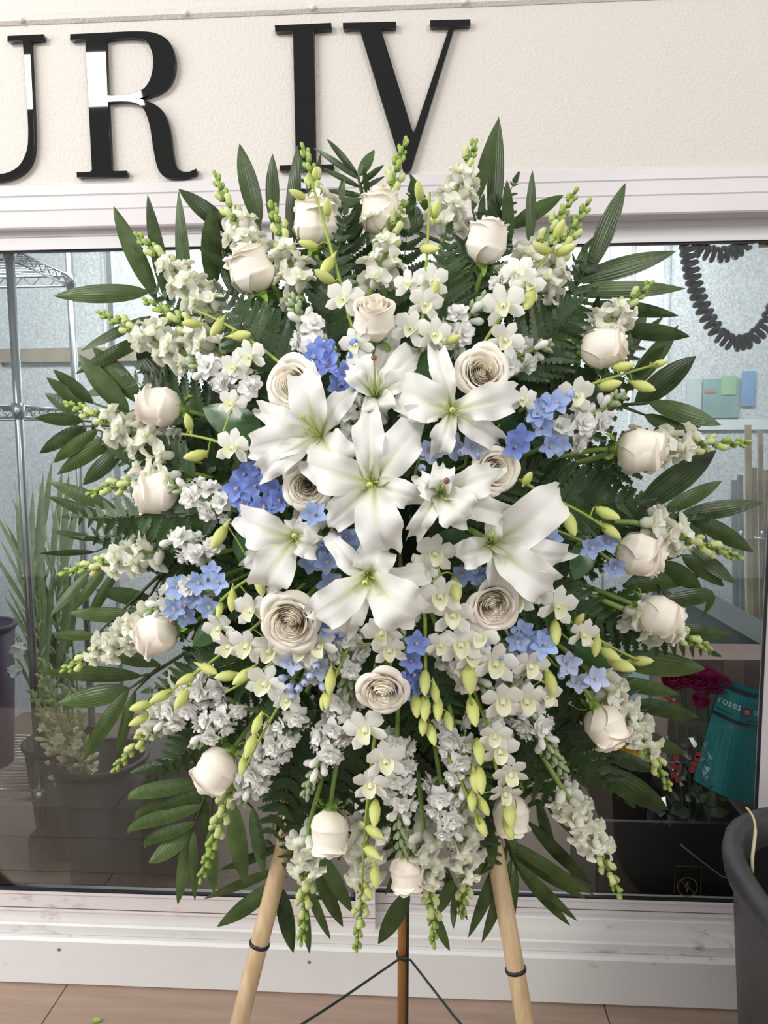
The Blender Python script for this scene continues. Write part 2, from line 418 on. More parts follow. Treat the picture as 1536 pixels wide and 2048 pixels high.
# window sashes
def sash(name, x0, x1, z0, z1, yf, rail_b, rail_t, stile_l, stile_r, mat, label):
    root = structroot(name, ((x0 + x1) / 2, yf, z0), label)
    g = 0.005
    for nm, a, bb, c, d in (('bottom_rail', x0, x1, z0, z0 + rail_b), ('top_rail', x0, x1, z1 - rail_t, z1),
                            ('left_stile', x0, x0 + stile_l, z0 + rail_b, z1 - rail_t), ('right_stile', x1 - stile_r, x1, z0 + rail_b, z1 - rail_t)):
        mb = MB()
        mb.box((a, yf, c), (bb, yf + 0.024, d))
        if 'rail' in nm:
            zz = d - g if nm == 'bottom_rail' else c
            mb.box((a, yf - 0.004, zz), (bb, yf + 0.002, zz + g))
            zm = (c + d) / 2
            mb.box((a, yf - 0.0025, zm - 0.002 - (0.012 if nm == 'bottom_rail' else -0.01)), (bb, yf + 0.002, zm + 0.001 - (0.012 if nm == 'bottom_rail' else -0.01)))
        if nm == 'bottom_rail':
            gz = c + (d - c) * .40; gm = MB(); gm.box((a, yf - .0006, gz), (bb, yf + .002, gz + .0016)); part('rail_groove', gm.build('rail_groove', M_seamd, False), root)
        part(nm, mb.build(nm, mat if nm == 'bottom_rail' else M_sash, False), root)
    mb = MB(); mb.box((x0 + stile_l - 0.004, yf + 0.010, z0 + rail_b - 0.004), (x1 - stile_r + 0.004, yf + 0.014, z1 - rail_t + 0.004))
    part('pane', mb.build('pane', M_glass, False), root)
    mb = MB()
    xi0, xi1, zi0, zi1 = x0 + stile_l, x1 - stile_r, z0 + rail_b, z1 - rail_t
    for lo, hi in (((xi0, yf + 0.002, zi0), (xi1, yf + 0.010, zi0 + 0.004)), ((xi0, yf + 0.002, zi1 - 0.004), (xi1, yf + 0.010, zi1)),
                   ((xi0, yf + 0.002, zi0), (xi0 + 0.004, yf + 0.010, zi1)), ((xi1 - 0.004, yf + 0.002, zi0), (xi1, yf + 0.010, zi1))):
        mb.box(lo, hi)
    part('gasket', mb.build('gasket', M_gasketgap, False), root)
    return root
xm = P(750, 1857, 0.0).x
zl0 = zs2; zl1 = zC
sash('window_1', -2.3, xm, zl0, zl1, 0.004, Z(100, 1783, 0.004) - zl0, zl1 - Z(100, 500, 0.004), 0.04, 0.045, M_sashd, 'left sliding sash of the flower cooler with stained bottom rail')
xbar('trim_7', 0.030, 0.10, zs2 - 0.02, zs3, XL, XR, M_sill, bev=0.002)
yr = 0.036
xr1 = P(1522, 1500, yr).x
zr0 = zs3; zr1 = Z(1400, 437, yr)
sash('window_2', xm - 0.06, xr1 + 0.05, zr0, zr1, yr, Z(1400, 1804, yr) - zr0, zr1 - Z(1400, 483, yr), 0.045, 0.05, M_sash, 'right sliding sash of the flower cooler set further back')
xbar('gap_shade', 0.034, 0.10, zr1 - 0.002, zC + 0.001, xm - 0.05, xr1 + 0.05, M_gasketgap, bev=0.001)  # black bar standing in for the dark of the open gap above the sash
mb = MB(); mb.box((xr1 + 0.05, 0.0, 0.0), (XR, 0.10, zC)); struct('wall_right', mb.build('wall_right', M_trim, False))

# cooler interior shell
YB = 1.70
mb = MB()
mb.box((-2.6, YB, 0), (2.6, YB + 0.05, 2.4))
wb = struct('wall_back', mb.build('wall_back', M_galv, False), None, 'galvanised metal back wall inside the cooler')
for px, wpx in ((214, 8), (1262, 9), (1330, 14), (1215, 4)):       # standing seams and shelf track
    mb = MB(); x = P(px, 700, YB).x; w = wpx / 430 / 2
    mb.tube([(x, YB - 0.004, 0.0), (x, YB - 0.004, 2.4)], w, 8)
    part('seam', mb.build('seam', M_galv), wb)
mb = MB(); x = P(222, 700, YB).x
mb.box((x, YB - 0.012, 0.9), (x + 0.022, YB, 2.4))
part('shelf_track', mb.build('shelf_track', M_chrome, False), wb)
mb = MB()
zz = P(60, 712, YB).z
mb.box((-2.6, YB - 0.03, zz - 0.03), (P(330, 712, YB).x, YB, zz + 0.03)); part('wooden_ledge', mb.build('wooden_ledge', plain('ledge_wood', '#8d8579', 0.7, 0, 0.2, 9), False), wb)
mb = MB(); mb.box((-1.95, 0.10, 0), (-1.90, YB, 2.4)); struct('wall_left', mb.build('wall_left', M_galv, False))
mb = MB(); mb.box((1.55, 0.10, 0), (1.6, YB, 2.4)); struct('wall_side', mb.build('wall_side', M_galv, False))
mb = MB(); mb.box((-2.6, 0.0, 2.36), (2.6, YB, 2.40)); struct('ceiling', mb.build('ceiling', M_galv, False))

# floor of single planks
mb = MB(); mb.box((-4, -5, -0.03), (4, 2.4, -0.004)); fl = struct('floor', mb.build('floor', M_seam, False), None, 'grey brown wood laminate floor')
mb = MB(); mb.box((-2.6, 0.0, -0.004), (2.6, 1.72, 0.0)); struct('floor_cooler', mb.build('floor_cooler', plain('dimmed_cooler_floor', '#6a5d53', 0.6, 0, 0.15, 5), False), None, 'floor inside the cooler, coloured darker for the dim light')  # floor colour darkened to stand in for the dim light inside the cooler
PW, PL = 0.19, 1.25
ys1 = P(768, 1987, 0).y
yline = [P(768, 1987, 0)]
# the first seam parallel to the wall
d = P(768, 1987, 0) - CAMP
mesh_plank = {}
def plank(x0, x1, y0, y1):
    key = (round(x1 - x0, 3), round(y1 - y0, 3))
    if key not in mesh_plank:
        mb = MB(); w, h = (x1 - x0) / 2 - 0.0008, (y1 - y0) / 2 - 0.0008
        vs = [(-w, -h, -0.004), (w, -h, -0.004), (w, h, -0.004), (-w, h, -0.004), (-w + .001, -h + .001, 0), (w - .001, -h + .001, 0), (w - .001, h - .001, 0), (-w + .001, h - .001, 0)]
        mb.add(vs, [(4, 5, 6, 7), (0, 1, 5, 4), (1, 2, 6, 5), (2, 3, 7, 6), (3, 0, 4, 7)]); mesh_plank[key] = mb.build('plank', M_plank, False)
    part('plank', mesh_plank[key], fl, T(((x0 + x1) / 2, (y0 + y1) / 2, 0)))
def floorpt(px, py):
    dd = CAMR @ Vector(((px - 768.0) / FPX, -(py - 1024.0) / FPX, -1.0)); return CAMP + dd * (-CAMP.z / dd.z)
yf1 = floorpt(768, 1987).y
offs = {0: floorpt(245, 1960).x, -1: floorpt(1210, 1995).x, 1: -0.2}
offs[-1] = floorpt(1210, 2015).x
for k in range(-9, 10):
    y1 = yf1 + 0.19 * (k + 1); y0 = yf1 + 0.19 * k
    o0 = offs.get(k, (k * 0.47) % PL)
    if k == 0: o0 = floorpt(245, 1960).x
    x = o0 - 3 * PL
    if y0 > 0.0: continue
    while x < 2.6:
        if x + PL > -2.6 and x < 2.4: plank(x, x + PL, y0, y1)
        x += PL

# ================================================================== LETTERS
def letter(name, outs, label):
    cu = bpy.data.curves.new(name, 'CURVE'); cu.dimensions = '2D'; cu.fill_mode = 'BOTH'; cu.extrude = 0.006; cu.bevel_depth = 0.0006; cu.bevel_resolution = 1
    for pts in outs:
        w = [P(x / 1.536, y / 1.536, -0.012) for x, y in pts]
        s = cu.splines.new('POLY'); s.points.add(len(w) - 1); s.use_cyclic_u = True
        for p, q in zip(s.points, w): p.co = (q.x, q.z, 0, 1)
    ob = bpy.data.objects.new('tmp', cu); COL.objects.link(ob)
    dg = bpy.context.evaluated_depsgraph_get()
    me = bpy.data.meshes.new_from_object(ob.evaluated_get(dg)); bpy.data.objects.remove(ob); bpy.data.curves.remove(cu)
    me.name = name
    me.materials.clear(); me.materials.append(M_letter)
    single(name, me, label, 'letter', T((0, -0.0075, 0)) @ Matrix.Rotation(PI / 2, 4, 'X'), 'black letters on the wall')
def cr(pts, n=5):       # smooth run through points
    out = []
    for i in range(len(pts) - 1):
        p0 = pts[max(0, i - 1)]; p1 = pts[i]; p2 = pts[i + 1]; p3 = pts[min(len(pts) - 1, i + 2)]
        for k in range(n):
            t = k / n
            out.append(tuple(0.5 * (2 * p1[a] + (p2[a] - p0[a]) * t + (2 * p0[a] - 5 * p1[a] + 4 * p2[a] - p3[a]) * t * t + (3 * p1[a] - p0[a] - 3 * p2[a] + p3[a]) * t ** 3) for a in (0, 1)))
    return out + [pts[-1]]
letter('letter_i', [[(845, 80), (1017, 72), (1018, 90), (968, 93), (964, 98), (971, 502), (976, 508), (1025, 506), (1025, 522), (860, 525), (860, 510), (904, 508), (910, 503), (901, 102), (896, 96), (847, 98)]],
       'black glossy capital letter I with slab serifs on the wall')
letter('letter_v', [[(1054, 72), (1216, 68), (1216, 86), (1174, 87), (1170, 92), (1267, 404), (1271, 408), (1275, 403), (1380, 88), (1377, 83), (1322, 83), (1322, 64), (1444, 61), (1444, 79), (1399, 80), (1395, 85), (1262, 520), (1252, 530), (1240, 527), (1107, 96), (1099, 88), (1055, 90)]],
       'black glossy capital letter V, rightmost on the wall')
letter('letter_r', [[(217, 107)] + cr([(320, 102), (420, 98), (480, 104), (520, 130), (538, 180), (532, 235), (500, 278), (430, 303)]) +
                    cr([(430, 304), (475, 322), (505, 350), (522, 400), (530, 460), (540, 508), (556, 526), (580, 529), (603, 520)]) + cr([(604, 535), (570, 546), (535, 549), (505, 542), (485, 515), (472, 455), (462, 390), (445, 340), (420, 318), (380, 312), (332, 314)]) +
                    [(343, 520), (349, 527), (390, 526), (390, 541), (238, 545), (237, 531), (278, 529), (284, 523), (264, 128), (259, 122), (217, 124)],
                    [(325, 124), (331, 295), (345, 296)] + cr([(380, 294), (430, 282), (460, 250), (472, 200), (468, 160), (448, 126), (410, 116), (340, 119)])],
       'black glossy capital letter R on the white wall')
letter('letter_u', [[(25, 112), (134, 107), (134, 122), (97, 125), (93, 130)] + cr([(103, 340), (106, 430), (98, 490), (70, 530), (20, 553), (-40, 558), (-100, 545), (-140, 500), (-152, 420), (-160, 250), (-166, 135)]) +
                    [(-170, 130), (-215, 131), (-215, 117), (-60, 113), (-60, 128), (-98, 130), (-102, 136)] + cr([(-96, 250), (-88, 420), (-75, 490), (-40, 528), (10, 535), (55, 515), (80, 475), (88, 430), (86, 340), (72, 131)]) + [(68, 126), (25, 128)]],
       'black glossy letter U cut off by the left edge of the picture')


# ================================================================== INSIDE THE COOLER
def tubepart(name, pts, r, mat, parent, n=8, label=None):
    mb = MB(); mb.tube(pts, r, n); return part(name, mb.build(name, mat), parent, None, label)
# wire shelf rack on casters
ya, yb = 0.46, 0.86
xa = P(22, 505, ya).x; xb = P(146, 620, yb).x
xrk = (xa + xb) / 2
rack = thing('wire_shelf_rack', 'chrome wire shelving rack on casters behind the left glass', 'shelf', (xrk, ya, 0))
xa = xb = xrk + 0.0
xa = P(36, 800, ya).x; xb = P(152, 800, yb).x
zs_top = P(146, 552, yb).z; zs_mid = P(38, 812, ya).z; zs_bot = P(60, 1580, ya).z
XLr = xa - 0.9
for (x, y) in ((xa, ya), (xb, yb), (XLr, ya), (XLr, yb)):
    tubepart('post', [(x, y, 0.10), (x, y, 2.0)], 0.0125, M_chrome, rack, 10)
for zz in (zs_top, zs_mid, zs_bot):
    mb = MB()
    for dz in (0.0, -0.032):
        mb.tube([(XLr, ya, zz + dz), (xa, ya, zz + dz)], 0.004, 6); mb.tube([(XLr, yb, zz + dz), (xb, yb, zz + dz)], 0.004, 6)
        mb.tube([(xa, ya, zz + dz), (xb, yb, zz + dz)], 0.004, 6)
    for y, x1 in ((ya, xa), (yb, xb)):
        k = 0; x = XLr
        pts = []
        while x < x1: pts.append((x, y, zz - (0.032 if k % 2 else 0))); x += 0.03; k += 1
        mb.tube(pts, 0.0025, 5)
    pts = [(xa + (xb - xa) * i / 14, ya + (yb - ya) * i / 14, zz - (0.032 if i % 2 else 0)) for i in range(15)]; mb.tube(pts, 0.0025, 5)
    sh = part('shelf_frame', mb.build('shelf_frame', M_chrome), rack)
    mb = MB()
    for i in range(1, 18):
        t = i / 18; mb.tube([(XLr, ya + (yb - ya) * t, zz), (xa + (xb - xa) * t, ya + (yb - ya) * t, zz)], 0.002, 4)
    part('shelf_wires', mb.build('shelf_wires', M_chrome), rack)
    for (x, y) in ((xa, ya), (xb, yb)):
        mb = MB(); mb.tube([(x, y, zz - 0.036), (x, y, zz + 0.008)], 0.018, 10); part('collar', mb.build('collar', M_chrome), rack)
for (x, y) in ((xa, ya), (xb, yb)):
    mb = MB(); mb.tube([(x - 0.012, y - 0.02, 0.05), (x + 0.012, y - 0.02, 0.05)], 0.048, 16); w = part('caster_wheel', mb.build('caster_wheel', M_blackp), rack)
    mb = MB(); mb.box((x - 0.022, y - 0.045, 0.06), (x - 0.015, y + 0.02, 0.11)); mb.box((x + 0.015, y - 0.045, 0.06), (x + 0.022, y + 0.02, 0.11)); mb.box((x - 0.022, y - 0.03, 0.098), (x + 0.022, y + 0.02, 0.115))
    part('caster_fork', mb.build('caster_fork', M_blackp, False), rack)

def bucket(c, rb, rt, h, mat, label, name='flower_bucket'):
    t = thing(name, label, 'bucket', c)
    mb = MB(); N = Matrix.Rotation(PI / 2, 4, 'X')
    mb.lathe([(0.0, 0.004), (rb * 0.98, 0.004), (rb, 0.01), (rt, h), (rt - 0.004, h), (rb - 0.004, 0.012), (0, 0.012)], 28)
    part('bucket_body', mb.build('bucket_body', mat), t, T(Vector(c)) @ N)
    mb = MB(); mb.lathe([(rt - 0.004, h - 0.014), (rt + 0.004, h - 0.014), (rt + 0.008, h - 0.006), (rt + 0.006, h + 0.002), (rt - 0.002, h + 0.003), (rt - 0.006, h)], 28)
    part('rim', mb.build('rim', mat), t, T(Vector(c)) @ N)
    return t
Bk = {}
def px_floor(px, Y): return Vector((P(px, 1600, Y).x, Y, 0.0))
c1 = px_floor(205, 0.30); h1 = P(190, 1512, 0.30).z
bucket(c1, 0.085, 0.122, h1, M_bucket, 'black flower bucket of tuberoses standing nearest the left glass')
c2 = px_floor(134, 0.56); h2 = P(100, 1478, 0.56).z
bucket(c2, 0.085, 0.115, h2, M_bucket, 'black flower bucket behind the tuberose bucket holding tall green stalks')
c3 = px_floor(345, 0.52); bucket(c3, 0.12, 0.16, 0.36, M_bucket, 'wide dark tub in shadow behind the lower left palm frond')
M_purple = plain('purple_plastic', '#4a3a58', 0.4)
cz = Vector((P(-30, 1400, 0.62).x, 0.62, zs_bot + 0.004)); bucket(cz, 0.075, 0.10, P(0, 1250, 0.62).z - cz.z, M_purple, 'dark purple pot on the wire rack cut off at left edge')
M_pinkr = plain('pink_rim_paper', '#b487a0', 0.6)

# tall green gladiolus stalks
M_gladg = plain('gladiolus_green', '#8da374', 0.5, 0, 0.2, 20)
M_gladb = petalmat('gladiolus_bud', [(0, '#a9bb7e'), (0.5, '#ccd3ab'), (1, '#e4e5d2')], 0.2)
M_gladw = petalmat('gladiolus_bloom', [(0, '#dfe3cb'), (0.5, '#eeeee8'), (1, '#f0f0ee')], 0.3)
mb = MB(); mb.petal(0.34, 0.022, 0.25, 0, 0.4, nu=2, nv=6, prof=POINT); me_gleaf = mb.build('leaf_blade', M_gladg)
mb = MB(); mb.lathe([(0.001, 0), (0.007, 0.012), (0.008, 0.03), (0.005, 0.05), (0.001, 0.06)], 7); me_gbud = mb.build('bud', M_gladb)
mb = MB()
for k in range(6): 
    a = k * PI / 3; mb.petal(0.05, 0.04, 0.5, 0.2, 0.3, 0.05, k, 2, 4, 4, ROUND, 0, frame((0, 0.01, 0), (math.cos(a), 0.8, math.sin(a)), (-math.cos(a), 0.8, -math.sin(a))))
me_gbloom = mb.build('bloom', M_gladw)
rg = random.Random(3)
tops = [(12, 1000), (30, 965), (62, 1010), (78, 958), (100, 980), (20, 1060), (45, 1040), (90, 1050), (112, 1020), (130, 1030), (66, 1090), (118, 1090)]
for i, (px, py) in enumerate(tops):
    tp = P(px, py, 0.60 + 0.02 * (i % 5)); bs = c2 + Vector((rg.uniform(-0.06, 0.06), rg.uniform(-0.06, 0.06), 0.03))
    rk = sorted(t_[0] for t_ in tops[1:]).index(px) if i else 0
    g = thing('gladiolus', 'green gladiolus stalk with closed buds, %s from left behind the left glass' % ['first', 'second', 'third', 'fourth', 'fifth', 'sixth', 'seventh', 'eighth', 'ninth', 'tenth', 'eleventh'][rk] if i else
              'gladiolus stalk with an open white bloom in the rear bucket', 'flower', bs, 'gladiolus stalks behind the left glass')
    if i == 0: tp = P(50, 1130, 0.58)
    mid = bs.lerp(tp, 0.55) + Vector((rg.uniform(-.02, .02), 0, 0))
    path = bez([bs, mid, tp], 10)
    tubepart('stem', path, [0.006 - 0.0004 * k for k in range(11)], M_gladg, g, 5)
    ax = (tp - bs).normalized()
    for k in range(4):
        t = 0.45 + 0.13 * k; q = bs.lerp(tp, t); s = 1 if k % 2 else -1
        part('leaf_blade', me_gleaf, g, frame(q, ax + Vector((0.22 * s, -0.05, 0)), (0.4 * s, -1, 0), rg.uniform(0.6, 0.95)))
    for k in range(7):
        t = 0.42 + 0.075 * k; q = path[int(t * 10)]; s = 1 if (k + i) % 2 else -1
        part('bud', me_gbud, g, frame(q, ax + Vector((0.55 * s, -0.35, 0)), (0, -1, 0), 1.1 - 0.5 * t))
    if i == 0:
        part('bloom', me_gbloom, g, frame(P(55, 1285, 0.55), (-0.2, -0.8, -0.3), (0, 0, 1), 1.0))
        part('bloom', me_gbloom, g, frame(P(48, 1330, 0.55), (-0.5, -0.7, -0.3), (0, 0, 1), 0.85))

# cream tuberoses in the front bucket
M_tub = petalmat('tuberose_cream', [(0, '#cdce94'), (0.4, '#e2dcb8'), (1, '#efe9d2')], 0.2)
M_tubg = petalmat('tuberose_green_bud', [(0, '#a5ab62'), (1, '#c4c68a')], 0.15)
mb = MB(); mb.lathe([(0.001, 0), (0.0035, 0.006), (0.003, 0.02), (0.006, 0.028), (0.0055, 0.036), (0.001, 0.042)], 6); me_tb = mb.build('bud', M_tub)
mb = MB(); mb.lathe([(0.001, 0), (0.003, 0.004), (0.0045, 0.012), (0.001, 0.02)], 6); me_tg = mb.build('green_bud', M_tubg)
mb = MB(); mb.lathe([(0.001, 0), (0.0035, 0.006), (0.003, 0.024)], 6)
for k in range(6):
    a = k * PI / 3; mb.petal(0.016, 0.009, 0.4, 0.1, 0.2, nu=2, nv=3, prof=POINT, M=frame((0, 0.024, 0), (math.cos(a), 0.5, math.sin(a)), (-math.cos(a) * .4, 1, -math.sin(a) * .4)))
me_to = mb.build('bloom', M_tub)
tl = ['tuberose stalk with tight green buds at the back of its bucket', 'tuberose stalk leaning left over the rim of its bucket', 'tuberose stalk with open star blooms at its front', 'short tuberose stalk at the right of its bucket',
      'tuberose stalk in the middle of the bunch', 'tuberose stalk half hidden behind the others']
for i, (px, py, pb, hpx, Y) in enumerate(((85, 1318, 150, 150, 0.36), (62, 1380, 140, 120, 0.33), (105, 1400, 150, 95, 0.22), (160, 1420, 165, 80, 0.26), (125, 1370, 150, 120, 0.28), (80, 1350, 145, 130, 0.42))):
    tp = P(px, py, Y); bs = c1 + Vector(((pb - 190) * 0.0011, 0.02 * (i % 3) - 0.03, 0.05))
    g = thing('tuberose', tl[i], 'flower', bs, 'tuberoses behind the left glass')
    path = bez([bs, Vector((bs.x, bs.y, bs.z + 0.28)), tp], 12)
    tubepart('stem', path, 0.0055, M_gladg, g, 6)
    n_ = 34; lo = 0.48
    for k in range(n_):
        t = lo + (1 - lo) * k / n_; j = min(11, int(t * 12)); q = path[j].lerp(path[j + 1], t * 12 - j); ax = (path[j + 1] - path[j]).normalized()
        a = k * 2.4; rd = (ax.orthogonal().normalized()); rd = Matrix.Rotation(a, 3, ax) @ rd
        me = me_tg if t > 0.8 or i == 0 and t > 0.62 else (me_to if (i == 2 and k % 2) or k % 5 == 0 else me_tb)
        part('bloom' if me is me_to else 'bud', me, g, frame(q, rd * 0.9 + ax * (0.6 if me is not me_tg else 0.9), ax, rg.uniform(1.1, 1.45)))

# right: hanging coiled cord
def coil(path, turns, R, r, mat, name, label):
    pts = []
    L = len(path) - 1; N = turns * 14
    for i in range(N + 1):
        t = i / N * L; j = min(int(t), L - 1); q = path[j].lerp(path[j + 1], t - j)
        tg = (path[j + 1] - path[j]).normalized(); n1 = tg.cross(Vector((0, 1, 0))).normalized(); n2 = tg.cross(n1)
        a = 2 * PI * turns * i / N
        pts.append(q + (n1 * math.cos(a) + n2 * math.sin(a)) * R)
    mb = MB(); mb.tube(pts, r, 6); return single(name, mb.build(name, mat), label, 'cord')
M_cord = plain('grey_coiled_plastic', '#4c4d50', 0.4)
YC = 0.30
pp = [P(*q, YC) for q in ((1372, 470), (1377, 510), (1384, 550), (1395, 590), (1412, 630), (1436, 668), (1466, 688), (1500, 682), (1530, 655), (1552, 610), (1565, 560), (1570, 480))]
pp = [v for a in range(len(pp) - 1) for v in (pp[a], pp[a].lerp(pp[a + 1], 0.5))] + [pp[-1]]
coil(pp, 31, 0.0155, 0.0062, M_cord, 'coiled_cord', 'grey coiled cord hanging in a long loop behind the right glass')
pp = [P(*q, YC + 0.06) for q in ((1380, 440), (1385, 475), (1402, 500), (1432, 511), (1462, 507), (1488, 492), (1500, 465), (1504, 430))]
coil(pp, 16, 0.0155, 0.0062, M_cord, 'coiled_cord', 'short upper loop of grey coiled cord below the right sash top')
mb = MB(); p = P(1528, 487, 0.06); mb.box((p.x - 0.011, p.y, p.z - 0.008), (p.x + 0.02, p.y + 0.001, p.z + 0.01))
tg = single('price_tag', mb.build('price_tag', plain('yellow_tag', '#b9a35a', 0.6), False), 'small yellow tag with black handwriting at upper right corner', 'tag')
def text_mesh(txt, size, mat, name, bold=False):
    cu = bpy.data.curves.new(name, 'FONT'); cu.body = txt; cu.size = size; cu.extrude = 0.0002; cu.resolution_u = 2
    ob = bpy.data.objects.new('tmp', cu); COL.objects.link(ob); dg = bpy.context.evaluated_depsgraph_get()
    me = bpy.data.meshes.new_from_object(ob.evaluated_get(dg)); bpy.data.objects.remove(ob); bpy.data.curves.remove(cu)
    me.name = name; me.materials.clear(); me.materials.append(mat); return me
M_ink = plain('black_ink', '#15151a', 0.6)
part('lettering', text_mesh('Fa', 0.014, M_ink, 'lettering'), tg, T((p.x - 0.004, p.y - 0.001, p.z - 0.004)) @ Matrix.Rotation(PI / 2, 4, 'X'))

# printed sheets taped to the back wall
def sheet(px0, py0, px1, py1, Y, mat, label, name='printed_sheet'):
    a = P(px0, py1, Y); c = P(px1, py0, Y); mb = MB(); mb.box((a.x, Y, a.z), (c.x, Y + 0.004, c.z))
    return single(name, mb.build(name, mat, False), label, 'poster')
M_shA = plain('sheet_teal', '#7d9a9a', 0.5, 0, 0.18, 7); M_shB = plain('sheet_blue', '#7292b4', 0.5, 0, 0.12, 9); M_shC = plain('sheet_grey', '#a8b2b6', 0.5); M_shG = plain('sheet_green', '#86a48c', 0.5, 0, 0.15, 8)
sheet(1372, 757, 1404, 836, YB - 0.012, M_shC, 'pale grey sheet on the cooler back wall beside the teal poster')
s2 = sheet(1404, 757, 1480, 836, YB - 0.010, M_shA, 'teal and green poster on the cooler back wall')
mb = MB(); a = P(1410, 786, YB - .014); c = P(1432, 779, YB - .014); mb.box((a.x, YB - .0125, a.z), (c.x, YB - .010, c.z)); part('red_heading', mb.build('red_heading', plain('dull_red_print', '#a8787c', 0.6), False), s2)
mb = MB(); a = P(1442, 790, YB - .014); c = P(1474, 752, YB - .014); mb.box((a.x, YB - .0125, a.z), (c.x, YB - .010, c.z)); part('green_print', mb.build('green_print', M_shG, False), s2)
sheet(1482, 742, 1512, 812, YB - 0.014, M_shB, 'blue poster on the cooler back wall')
sheet(1374, 838, 1560, 860, YB - 0.016, plain('white_board', '#c3cccc', 0.5), 'white strip board under the posters', 'strip_board')

# bundle of wooden stakes leaning at the back right
M_stake = plain('stake_wood', '#857a68', 0.7, 0, 0.2, 14); M_stakeg = plain('grey_stake', '#6d7074', 0.6, 0, 0.2, 12)
for i, (px, yt, ybm, w, lab) in enumerate(((1496, 850, 1180, 11, 'pale wooden stake, leftmost of the bundle at the right'), (1507, 935, 1250, 12, 'short pale stake second from left in the right bundle'), (1520, 860, 1260, 9, 'pale stake near the right end of the bundle'),
                                      (1480, 950, 1230, 10, 'grey stake at the left edge of the stake bundle'), (1468, 960, 1200, 12, 'dark grey board leaning left of the stake bundle'), (1532, 940, 1270, 11, 'pale stake touching the right picture edge'))):
    Y = 1.15 + 0.03 * i
    a = P(px + 12, ybm + 250, Y); c = P(px, yt, Y + 0.12); a.z = 0.0
    mb = MB(); hw = w / 2 / 560
    mb.add([(-hw, -.006, 0), (hw, -.006, 0), (hw, .006, 0), (-hw, .006, 0), (-hw, -.006, 1), (hw, -.006, 1), (hw, .006, 1), (-hw, .006, 1)], [(0, 3, 2, 1), (4, 5, 6, 7), (0, 1, 5, 4), (1, 2, 6, 5), (2, 3, 7, 6), (3, 0, 4, 7)])
    for k, vtx in enumerate(mb.v):
        f = vtx[2]; q = a.lerp(c, f); mb.v[k] = (vtx[0] + q.x - a.x, vtx[1] + q.y - a.y, q.z - a.z)
    single('wooden_stake', mb.build('wooden_stake', M_stakeg if i in (3, 4) else M_stake, False), lab, 'stake', T(a), 'stakes behind the right glass')
for i, (x0, x1, lab) in enumerate(((1466, 1502, 'bright metal rod, left of two crossing the stakes'), (1508, 1545, 'bright metal rod, right of two crossing the stakes'))):
    mb = MB(); mb.tube([P(x0, 1075, 1.1), P(x1, 1080, 1.1)], 0.004, 6); mb.tube([P(x0 + 16, 1062, 1.1), P(x0 + 16, 1076, 1.1)], 0.005, 6)
    single('metal_rod', mb.build('metal_rod', M_chrome), lab, 'rod')
# pale foam shipping box and carton
def slab(name, corners, depth, mat, label, cat):
    v = [Vector(c) for c in corners]; dv = Vector((0, depth, 0)); n_ = len(v)
    mb = MB(); mb.add(v + [q + dv for q in v], [tuple(range(n_)), tuple(reversed(range(n_, 2 * n_)))] + [(i, i + n_, (i + 1) % n_ + n_, (i + 1) % n_) for i in range(n_)])
    return single(name, mb.build(name, mat, False), label, cat)
M_foamb = plain('pale_blue_foam', '#9fb0b4', 0.7, 0, 0.06, 5); M_foamt = plain('foam_lid', '#b3c2c4', 0.65, 0, 0.05, 5)
Yf = 0.95
fb = thing('foam_box', 'pale blue grey foam shipping box with sloping lid behind right glass', 'box', P(1450, 1420, Yf) * Vector((1, 1, 0)) if False else Vector((P(1450, 1400, Yf).x, Yf, 0)))
q = [P(1330, 1160, Yf), P(1420, 1190, Yf), P(1700, 1390, Yf)]
x0, x1 = P(1300, 1300, Yf).x, P(1640, 1300, Yf).x
zt0, zt1 = P(1300, 1150, Yf).z, P(1640, 1350, Yf).z
mb = MB(); mb.add([(x0, Yf, 0), (x1, Yf, 0), (x1, Yf, zt1), (x0, Yf, zt0), (x0, Yf + .4, 0), (x1, Yf + .4, 0), (x1, Yf + .4, zt1), (x0, Yf + .4, zt0)], [(0, 1, 2, 3), (7, 6, 5, 4), (3, 2, 6, 7), (0, 3, 7, 4), (1, 5, 6, 2)])
part('box_body', mb.build('box_body', M_foamb, False), fb)
mb = MB(); e = 0.02; mb.add([(x0 - e, Yf - e, zt0 - .01), (x1, Yf - e, zt1 - .01), (x1, Yf - e, zt1 + .07), (x0 - e, Yf - e, zt0 + .07), (x0 - e, Yf + .42, zt0 - .01), (x1, Yf + .42, zt1 - .01), (x1, Yf + .42, zt1 + .07), (x0 - e, Yf + .42, zt0 + .07)], [(0, 1, 2, 3), (7, 6, 5, 4), (3, 2, 6, 7), (0, 3, 7, 4), (1, 5, 6, 2), (0, 4, 5, 1)])
part('lid', mb.build('lid', M_foamt, False), fb)
M_carton = plain('pinkish_carton', '#8a7670', 0.75, 0, 0.06, 6)
a = P(1340, 1318, 0.72); c = P(1600, 1318, 0.72)
mb = MB(); mb.box((a.x, 0.72, 0), (c.x, 0.90, a.z)); ct = thing('carton', 'pinkish brown carton behind the wrapped roses', 'box', ((a.x + c.x) / 2, 0.81, 0))
part('carton_body', mb.build('carton_body', M_carton, False), ct)
mb = MB(); mb.box(((a.x + c.x) / 2 - .03, 0.719, a.z - .12), ((a.x + c.x) / 2 + .03, 0.722, a.z)); part('tape', mb.build('tape', plain('carton_tape', '#a08a7c', 0.4), False), ct)

